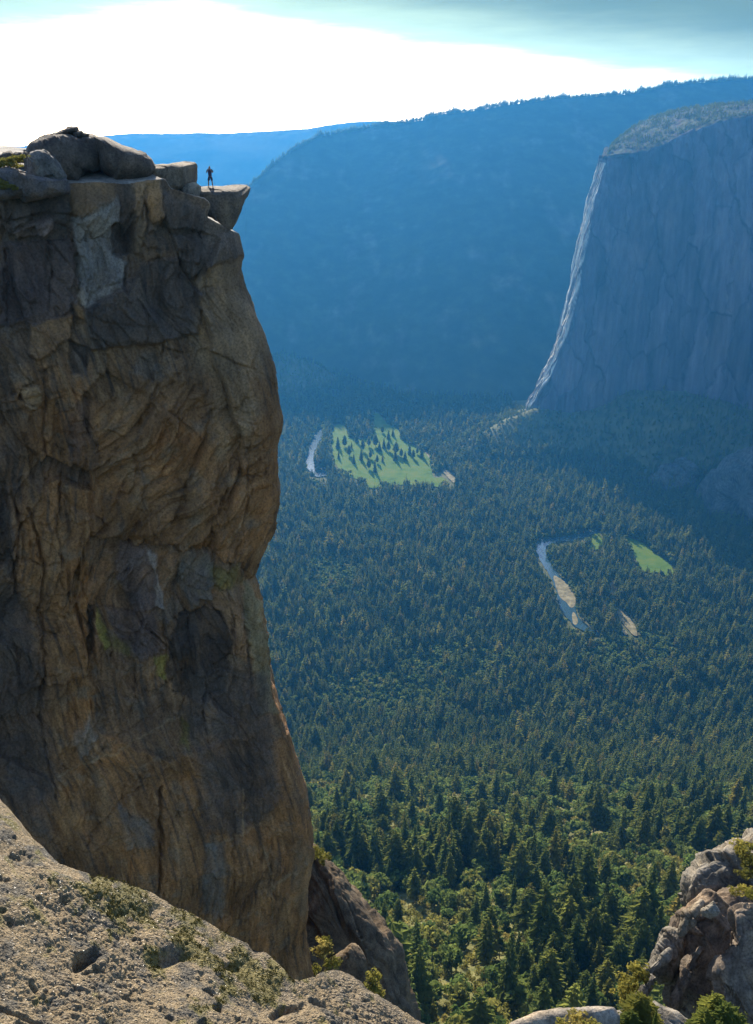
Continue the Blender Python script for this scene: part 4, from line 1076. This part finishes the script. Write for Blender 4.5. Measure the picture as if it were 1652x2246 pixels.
for k_, (nm, pts, Y0, tf, tb, ex, ti, lab) in enumerate(outc):
    big_ = len(pts) > 11 and nm in ('outcrop_wall', 'outcrop_pillar', 'outcrop_block')
    tag(star_rock(nm, ZR(pts), Y0, tf, tb, ex, ti, 0.40 if big_ else 0.19, 2.3 if big_ else 1.4, 30 + k_, mat=M['outcrop'], n=260 if big_ else 180, rows=110 if big_ else 60), lab, 'rock')
ZL = lambda pts: [(956.9 + x * 0.42078, 1640.4 + y * 0.42078) for x, y in pts]
tag(star_rock('smooth_slab', ZL([(370, 1445), (420, 1415), (520, 1375), (650, 1355), (760, 1352), (850, 1345), (930, 1350), (960, 1400), (950, 1480), (700, 1560), (400, 1540)]), 46, 1.0, 2.2, 2.8,
    ((0.20, 0.175, 0.14), (0.29, 0.255, 0.21)), 0.06, 1.2, 50, mat=M['outcrop'], facet=0.5), 'smooth pale rounded slab at the bottom edge of the frame', 'rock')
for x, y, Y, hp in ((1642, 1882, 64, 40), (1650, 1905, 63, 34), (1634, 1922, 62, 22)):
    shrub_at(x, y, Y, hp, 'brownish green bush on the top blocks of the outcrop at the right edge', 'bushes on top of the outcrop', wide=1.5)
for x, y, Y, hp in ((1612, 1962, 57, 18), (1632, 1965, 57, 24), (1647, 1968, 56, 22)):
    shrub_at(x, y, Y, hp, 'yellow-green bush on the ledge between the rounded block and the pillar', 'bushes on the outcrop ledge', wide=1.4)
for x, y, Y, hp in ((1398, 2152, 55, 40), (1380, 2168, 55, 34), (1362, 2188, 54, 32)):
    shrub_at(x, y, Y, hp, 'bright bush against the left foot of the outcrop', 'bushes at the outcrop foot', wide=1.3)
for x, y, Y, hp in ((1400, 2250, 47, 78), (1380, 2270, 46, 60), (1425, 2262, 46, 50)):
    shrub_at(x, y, Y, hp, 'bushy young pine on the pinkish shelf below the outcrop wall', 'young pines on the shelf', 'pine', 2.4, 'young pine')
for x, y, Y, hp in ((1560, 2252, 45, 80), (1580, 2290, 44, 100), (1540, 2275, 44, 70), (1600, 2290, 44, 80), (1510, 2285, 44, 50)):
    shrub_at(x, y, Y, hp, 'dark green young pine at the bottom edge in front of the brown pillar', 'young pines before the pillar', 'pine', 2.2, 'young pine')
for x, y, Y, hp in ((1262, 2262, 44.5, 40), (1240, 2270, 44, 34), (1290, 2268, 44, 30)):
    shrub_at(x, y, Y, hp, 'low green shrub at the bottom edge before the smooth slab', 'shrubs before the smooth slab', wide=1.6)
shrub_at(1436, 2245, 44.4, 40, 'single thin upright sprig beside the smooth slab', None, 'fir', 0.7, 'sapling')

# ------------------------------------------------------------------ the granite ledge in the foreground
def build_ledge():
    CR = [(-420, 1560), (-200, 1640), (-60, 1710), (0, 1752), (15, 1775), (30, 1803), (48, 1832), (75, 1846), (95, 1862), (130, 1900), (165, 1912), (215, 1924), (265, 1936), (300, 1945), (330, 1950), (370, 1976), (410, 1996), (440, 2012), (490, 2038), (545, 2066), (590, 2095),
          (615, 2120), (640, 2150), (660, 2152), (690, 2142), (708, 2130), (728, 2127), (748, 2130), (775, 2142), (800, 2162), (835, 2185), (880, 2212), (930, 2246), (1010, 2330), (1100, 2460)]
    a, b, c = -2.80, -0.637, -0.451
    pxs = np.concatenate([np.linspace(-420, -30, 120, endpoint=False), np.arange(-30, 960, 1.35), np.linspace(960, 1100, 40)])
    cr = interp(pxs, CR)
    vv = np.linspace(0, 1, 420) ** 1.12
    bot = 2420 + 0 * pxs
    PY = cr[None] + (np.maximum(bot, cr + 60) - cr)[None] * vv[:, None]; PX = np.broadcast_to(pxs[None], PY.shape)
    d = ray(PX, PY)
    s = a / (d[..., 2] - b * d[..., 0] - c * d[..., 1])
    front = d * s[..., None]
    nb = 60
    t_ = np.linspace(1, 0, nb, endpoint=False)[:, None, None]
    back = front[:1] + np.array([0.32, 1.25, 0])[None, None] * t_ * np.array([1, 1, 0]) + np.array([0, 0, -1.0]) * (t_ ** 1.0 * 2.7 + t_ ** 2 * 1.6)
    P = np.concatenate([back, front], 0)
    N = grid_normals(P)
    if N[nb + 100, 300, 2] < 0: N = -N
    q = P
    big = fbm(q / 0.9, 4) * 0.075 + fbm(q / 0.30, 4, 0.55) * 0.05
    n_ = fbm(q / 0.42 + 11, 4, 0.6)
    kn = np.stack([q[..., 0] * 0.9 + q[..., 1] * 0.2, q[..., 1] * 0.8 - q[..., 2] * 0.4], -1)
    w1 = np.stack([perlin(q / 0.05), perlin(q / 0.05 + 9)], -1) * 0.012
    _, _, g1_ = voro((kn + w1) / 0.055); rv2, _, g2_ = voro((kn + w1 * 0.6) / 0.021 + 40)
    crusty = smooth(fbm(q / 0.5 + 23, 3), -0.25, 0.2)
    knob = (np.clip(g1_, 0, 0.6) ** 0.6 - 0.4) * 0.020 * crusty + (np.clip(g2_, 0, 0.5) ** 0.6 - 0.35) * 0.012 * (0.5 + 0.5 * crusty)
    pits = smooth(fbm(q / 0.11 + 50, 3), 0.30, 0.55)
    px, py = project(P)
    rel = big + knob - pits * 0.022 + fbm(q / 0.02, 2) * 0.0035
    # a few hollows and the step that runs down the ledge
    holes = [(195, 2095, 26, 13, .08), (385, 2085, 34, 14, .05), (345, 1985, 14, 12, .05), (205, 1928, 9, 10, .05), (470, 2160, 14, 8, .04), (560, 2080, 16, 14, .05), (700, 2200, 18, 8, .05), (480, 2205, 12, 12, .05),
             (150, 1975, 12, 8, .035), (640, 2205, 26, 8, .05), (520, 2110, 22, 9, .05)]
    w_ = np.stack([perlin(q / 0.16), perlin(q / 0.16 + 5)], -1) * 14
    for hx, hy, rx, ry, dp in holes:
        rel -= dp * np.exp(-(((px + w_[..., 0] - hx) / rx) ** 2 + ((py + w_[..., 1] - hy) / ry) ** 2) ** 1.5)
    d_ = line_dist(px + w_[..., 0], py + w_[..., 1], [(0, 2180), (80, 2195), (150, 2235), (230, 2260)]); rel -= 0.03 * np.exp(-(d_ / 5) ** 2)
    fade = (0.3 + 0.7 * smooth(np.abs(np.arange(P.shape[0]) - nb), 6, 70))[:, None]
    P = P + N * ((rel - 0.02 * (fade - 0.3)) * fade)[..., None]
    gs = fbm(q / 0.02 + 3, 3, 0.7)
    col = np.zeros(P.shape) + np.array([0.190, 0.142, 0.082])
    def mixc(c_, t, k): return c_ + (np.array(t) - c_) * k[..., None]
    col = mixc(col, (0.150, 0.120, 0.082), smooth(n_, 0.0, 0.35) * 0.8)
    col = mixc(col, (0.29, 0.235, 0.155), smooth(gs, 0.1, 0.4) * 0.6)
    lich = smooth(fbm(q / 0.13 + 90, 5, 0.65) + 0.35 * fbm(q / 0.6 + 9, 2), -0.04, 0.30)
    col = mixc(col, (0.07, 0.066, 0.056), lich * 0.85)
    mband = np.exp(-(line_dist(px, py, [(230, 1960), (330, 2010), (420, 2060), (500, 2110), (570, 2130), (620, 2170)]) / 55) ** 2)
    moss = smooth(fbm(q / 0.16 + 130, 4, 0.6) + 0.42 * mband, 0.16, 0.40)
    col = mixc(col, (0.115, 0.10, 0.03), moss * 0.8)
    col = mixc(col, (0.07, 0.06, 0.035), pits * 0.4)
    return P, N, np.clip(col, 0.03, 0.7), moss, px, py, nb
t = NT('ledge_granite'); c = t.coord()
at_ = t.n('ShaderNodeAttribute', attribute_name='tint')
sp1 = t.noise(c, 90, 4, 0.7); sp2 = t.noise(c, 28, 5, 0.7)
vor = t.n('ShaderNodeTexVoronoi'); vor.inputs['Scale'].default_value = 120; t.l(c, vor.inputs['Vector'])
col = t.mix(1.0, at_.outputs['Color'], t.ramp(sp1, [(0.32, (0.5, 0.5, 0.5)), (0.5, (1, 1, 1)), (0.68, (1.45, 1.42, 1.35))]), 'MULTIPLY')
col = t.mix(1.0, col, t.ramp(sp2, [(0.3, (0.6, 0.6, 0.62)), (0.52, (1, 1, 1)), (0.7, (1.22, 1.2, 1.15))]), 'MULTIPLY')
hgt = t.math('ADD', t.math('MULTIPLY', sp1, 0.5), t.math('ADD', sp2, t.math('MULTIPLY', vor.outputs['Distance'], 0.5)))
bs = t.principled(col, 0.85, 0.2, t.bump(hgt, 0.012))
sepc = t.n('ShaderNodeSeparateColor'); t.l(vor.outputs['Color'], sepc.inputs[0])
t.l(t.ramp(sepc.outputs[0], [(0.0, (0.28,) * 3), (0.07, (0.3,) * 3), (0.09, (0.85,) * 3), (1.0, (0.9,) * 3)]), bs.inputs['Roughness'])
P_, N_, col_, moss_, lpx, lpy, nb_ = build_ledge()
ledge = link('granite_ledge', make_mesh('granite_ledge', P_, grid_quads(*P_.shape[:2]), t.m, col_))
tag(ledge, 'rough sunlit grey-tan granite ledge with yellow moss in the lower left foreground', 'rock ledge')
# moss cushions growing on it: too many to count
g = np.random.default_rng(8)
cw = np.where(np.arange(P_.shape[0])[:, None] > nb_ - 12, moss_ * np.clip(np.exp(-((lpx - 400) / 330.0) ** 2), 0.15, 1), 0) * (lpx > -60) * (lpy < 2300)
sel = g.choice(cw.size, 1100, p=(cw ** 1.5).ravel() / (cw ** 1.5).sum())
mv, mq = [], []
Pf, Nf = P_.reshape(-1, 3), N_.reshape(-1, 3)
for s_ in sel:
    rad = g.uniform(0.003, 0.008)
    for j in range(16):
        v = g.normal(size=3); v /= np.linalg.norm(v); v = v + Nf[s_] * 0.6
        p = Pf[s_] + v * rad * np.array([1.2, 1.2, 0.7]); a_ = np.cross(v, g.normal(size=3)); a_ /= np.linalg.norm(a_) + 1e-6; b_ = np.cross(v, a_); q_ = rad * g.uniform(0.2, 0.45)
        k_ = len(mv); mv += [p - a_ * q_, p - b_ * q_ + v * q_ * .4, p + a_ * q_, p + b_ * q_ + v * q_ * .2]; mq.append((k_, k_ + 1, k_ + 2, k_ + 3))
tag(link('moss', make_mesh('moss', mv, mq, M['moss'], shade=False)), kind='stuff')

# ------------------------------------------------------------------ granite knolls in the shade below the monolith
ZK = lambda pts: [(1127.8 + x * 0.3173, 820.2 + y * 0.3173) for x, y in pts]
KT = ((0.045, 0.05, 0.042), (0.12, 0.12, 0.112))
for pts, Y0, tf, lab, sd_ in (([(860, 980), (890, 820), (940, 690), (1050, 612), (1150, 592), (1250, 640), (1310, 760), (1300, 980), (1100, 1020)], 2760, 60, 'smaller rounded granite knoll in the shade below the monolith', 61),
                          ([(1250, 1180), (1290, 820), (1380, 665), (1480, 565), (1652, 490), (1900, 480), (2000, 1200), (1600, 1300)], 2560, 80, 'larger pale granite knoll in the shade at the right edge', 62)):
    tag(star_rock('granite_knoll', ZK(pts), Y0, tf, 160, 2.4, KT, 9.0, 60.0, sd_, mat=M['monolith'], n=220, rows=80), lab, 'rock')
# ------------------------------------------------------------------ light, sky and air
def light_and_air():
    w = bpy.data.worlds.new('World'); SC.world = w; w.use_nodes = True
    nt = w.node_tree; nt.nodes.clear()
    out = nt.nodes.new('ShaderNodeOutputWorld'); bg = nt.nodes.new('ShaderNodeBackground')
    sky = nt.nodes.new('ShaderNodeTexSky'); sky.sky_type = 'NISHITA'; sky.sun_disc = False
    sky.sun_elevation = SUN_EL; sky.sun_rotation = SUN_AZ
    sky.altitude = 2200; sky.air_density = 1.0; sky.dust_density = 2.5; sky.ozone_density = 2.0
    bg.inputs[1].default_value = 0.15
    # teal band added to the sky colour above the white glow round the sun
    W = nt.nodes.new; K = nt.links.new
    def mth(op, a, b=0.0, c=0.0):
        x = W('ShaderNodeMath'); x.operation = op
        for i, v in enumerate((a, b, c)):
            if hasattr(v, 'is_linked'): K(v, x.inputs[i])
            else: x.inputs[i].default_value = v
        return x.outputs[0]
    def rng(v, a, b):
        x = W('ShaderNodeMapRange'); x.interpolation_type = 'SMOOTHSTEP'; x.inputs[1].default_value = a; x.inputs[2].default_value = b; K(v, x.inputs[0]); return x.outputs[0]
    tc = W('ShaderNodeTexCoord'); sp = W('ShaderNodeSeparateXYZ'); K(tc.outputs['Generated'], sp.inputs[0])
    mp = W('ShaderNodeMapping'); mp.inputs['Scale'].default_value = (4, 4, 34); K(tc.outputs['Generated'], mp.inputs[0])
    nz = W('ShaderNodeTexNoise'); nz.inputs['Scale'].default_value = 1.6; nz.inputs['Detail'].default_value = 7; nz.inputs['Roughness'].default_value = 0.6; K(mp.outputs[0], nz.inputs['Vector'])
    az = mth('MULTIPLY', mth('ARCTAN2', sp.outputs[0], sp.outputs[1]), 57.2958)
    edge = mth('SUBTRACT', 0.09, mth('MULTIPLY', mth('ABSOLUTE', mth('ADD', az, 10.0)), 0.0024))
    tt = mth('ADD', mth('SUBTRACT', sp.outputs[2], edge), mth('MULTIPLY', mth('SUBTRACT', nz.outputs['Fac'], 0.5), 0.035))
    cr = W('ShaderNodeValToRGB'); e = cr.color_ramp.elements; e[0].position = 0.0; e[0].color = (2.6, 3.2, 2.0, 1); e[1].position = 1.0; e[1].color = (0.55, 0.82, 0.56, 1)
    K(rng(tt, 0.0, 0.075), cr.inputs[0])
    m_ = mth('MULTIPLY', rng(tt, -0.012, 0.022), mth('SUBTRACT', 1.0, rng(sp.outputs[2], 0.11, 0.2)))
    mx = W('ShaderNodeMix'); mx.data_type = 'RGBA'; K(m_, mx.inputs[0]); K(sky.outputs[0], mx.inputs[6]); K(cr.outputs[0], mx.inputs[7])
    K(mx.outputs[2], bg.inputs[0]); nt.links.new(bg.outputs[0], out.inputs[0])
    ld = bpy.data.lights.new('sun', 'SUN'); ld.energy = 5.0; ld.angle = R(0.5); ld.color = (1.0, 0.90, 0.74)
    so = bpy.data.objects.new('sun', ld); COL.objects.link(so)
    d = Vector((math.sin(SUN_AZ) * math.cos(SUN_EL), math.cos(SUN_AZ) * math.cos(SUN_EL), math.sin(SUN_EL)))
    so.rotation_euler = d.to_track_quat('Z', 'Y').to_euler(); so.location = d * 50
    # the haze
    m = bpy.data.materials.new('haze_air'); m.use_nodes = True; n = m.node_tree; n.nodes.clear()
    o = n.nodes.new('ShaderNodeOutputMaterial'); v = n.nodes.new('ShaderNodeVolumePrincipled')
    v.inputs['Color'].default_value = HAZE_COL; v.inputs['Density'].default_value = HAZE_DENS; v.inputs['Anisotropy'].default_value = HAZE_G
    n.links.new(v.outputs[0], o.inputs['Volume'])
    X, Y0, Y1, Z0, Z1 = 13200, -400, 13400, FLOOR - 30, 430
    V = [(x, y, z) for x in (-X, X) for y in (Y0, Y1) for z in (Z0, Z1)]
    Q = [(0, 1, 3, 2), (4, 6, 7, 5), (0, 4, 5, 1), (2, 3, 7, 6), (0, 2, 6, 4), (1, 5, 7, 3)]
    me = make_mesh('haze', V, Q, m, shade=False)
    tag(link('haze', me), kind='stuff')
    SC.view_settings.view_transform = 'Standard'; SC.view_settings.look = 'None'
    SC.view_settings.exposure = EXPOSURE; SC.view_settings.gamma = 1.0; SC.view_settings.use_curve_mapping = False
    SC.cycles.use_denoising = True
    SC.cycles.max_bounces = 6; SC.cycles.volume_bounces = 1; SC.cycles.diffuse_bounces = 3
    SC.cycles.transparent_max_bounces = 8
HAZE_COL, HAZE_DENS, HAZE_G, EXPOSURE = (0.070, 0.40, 0.92, 1), 0.38e-4, 0.42, 1.3
light_and_air()
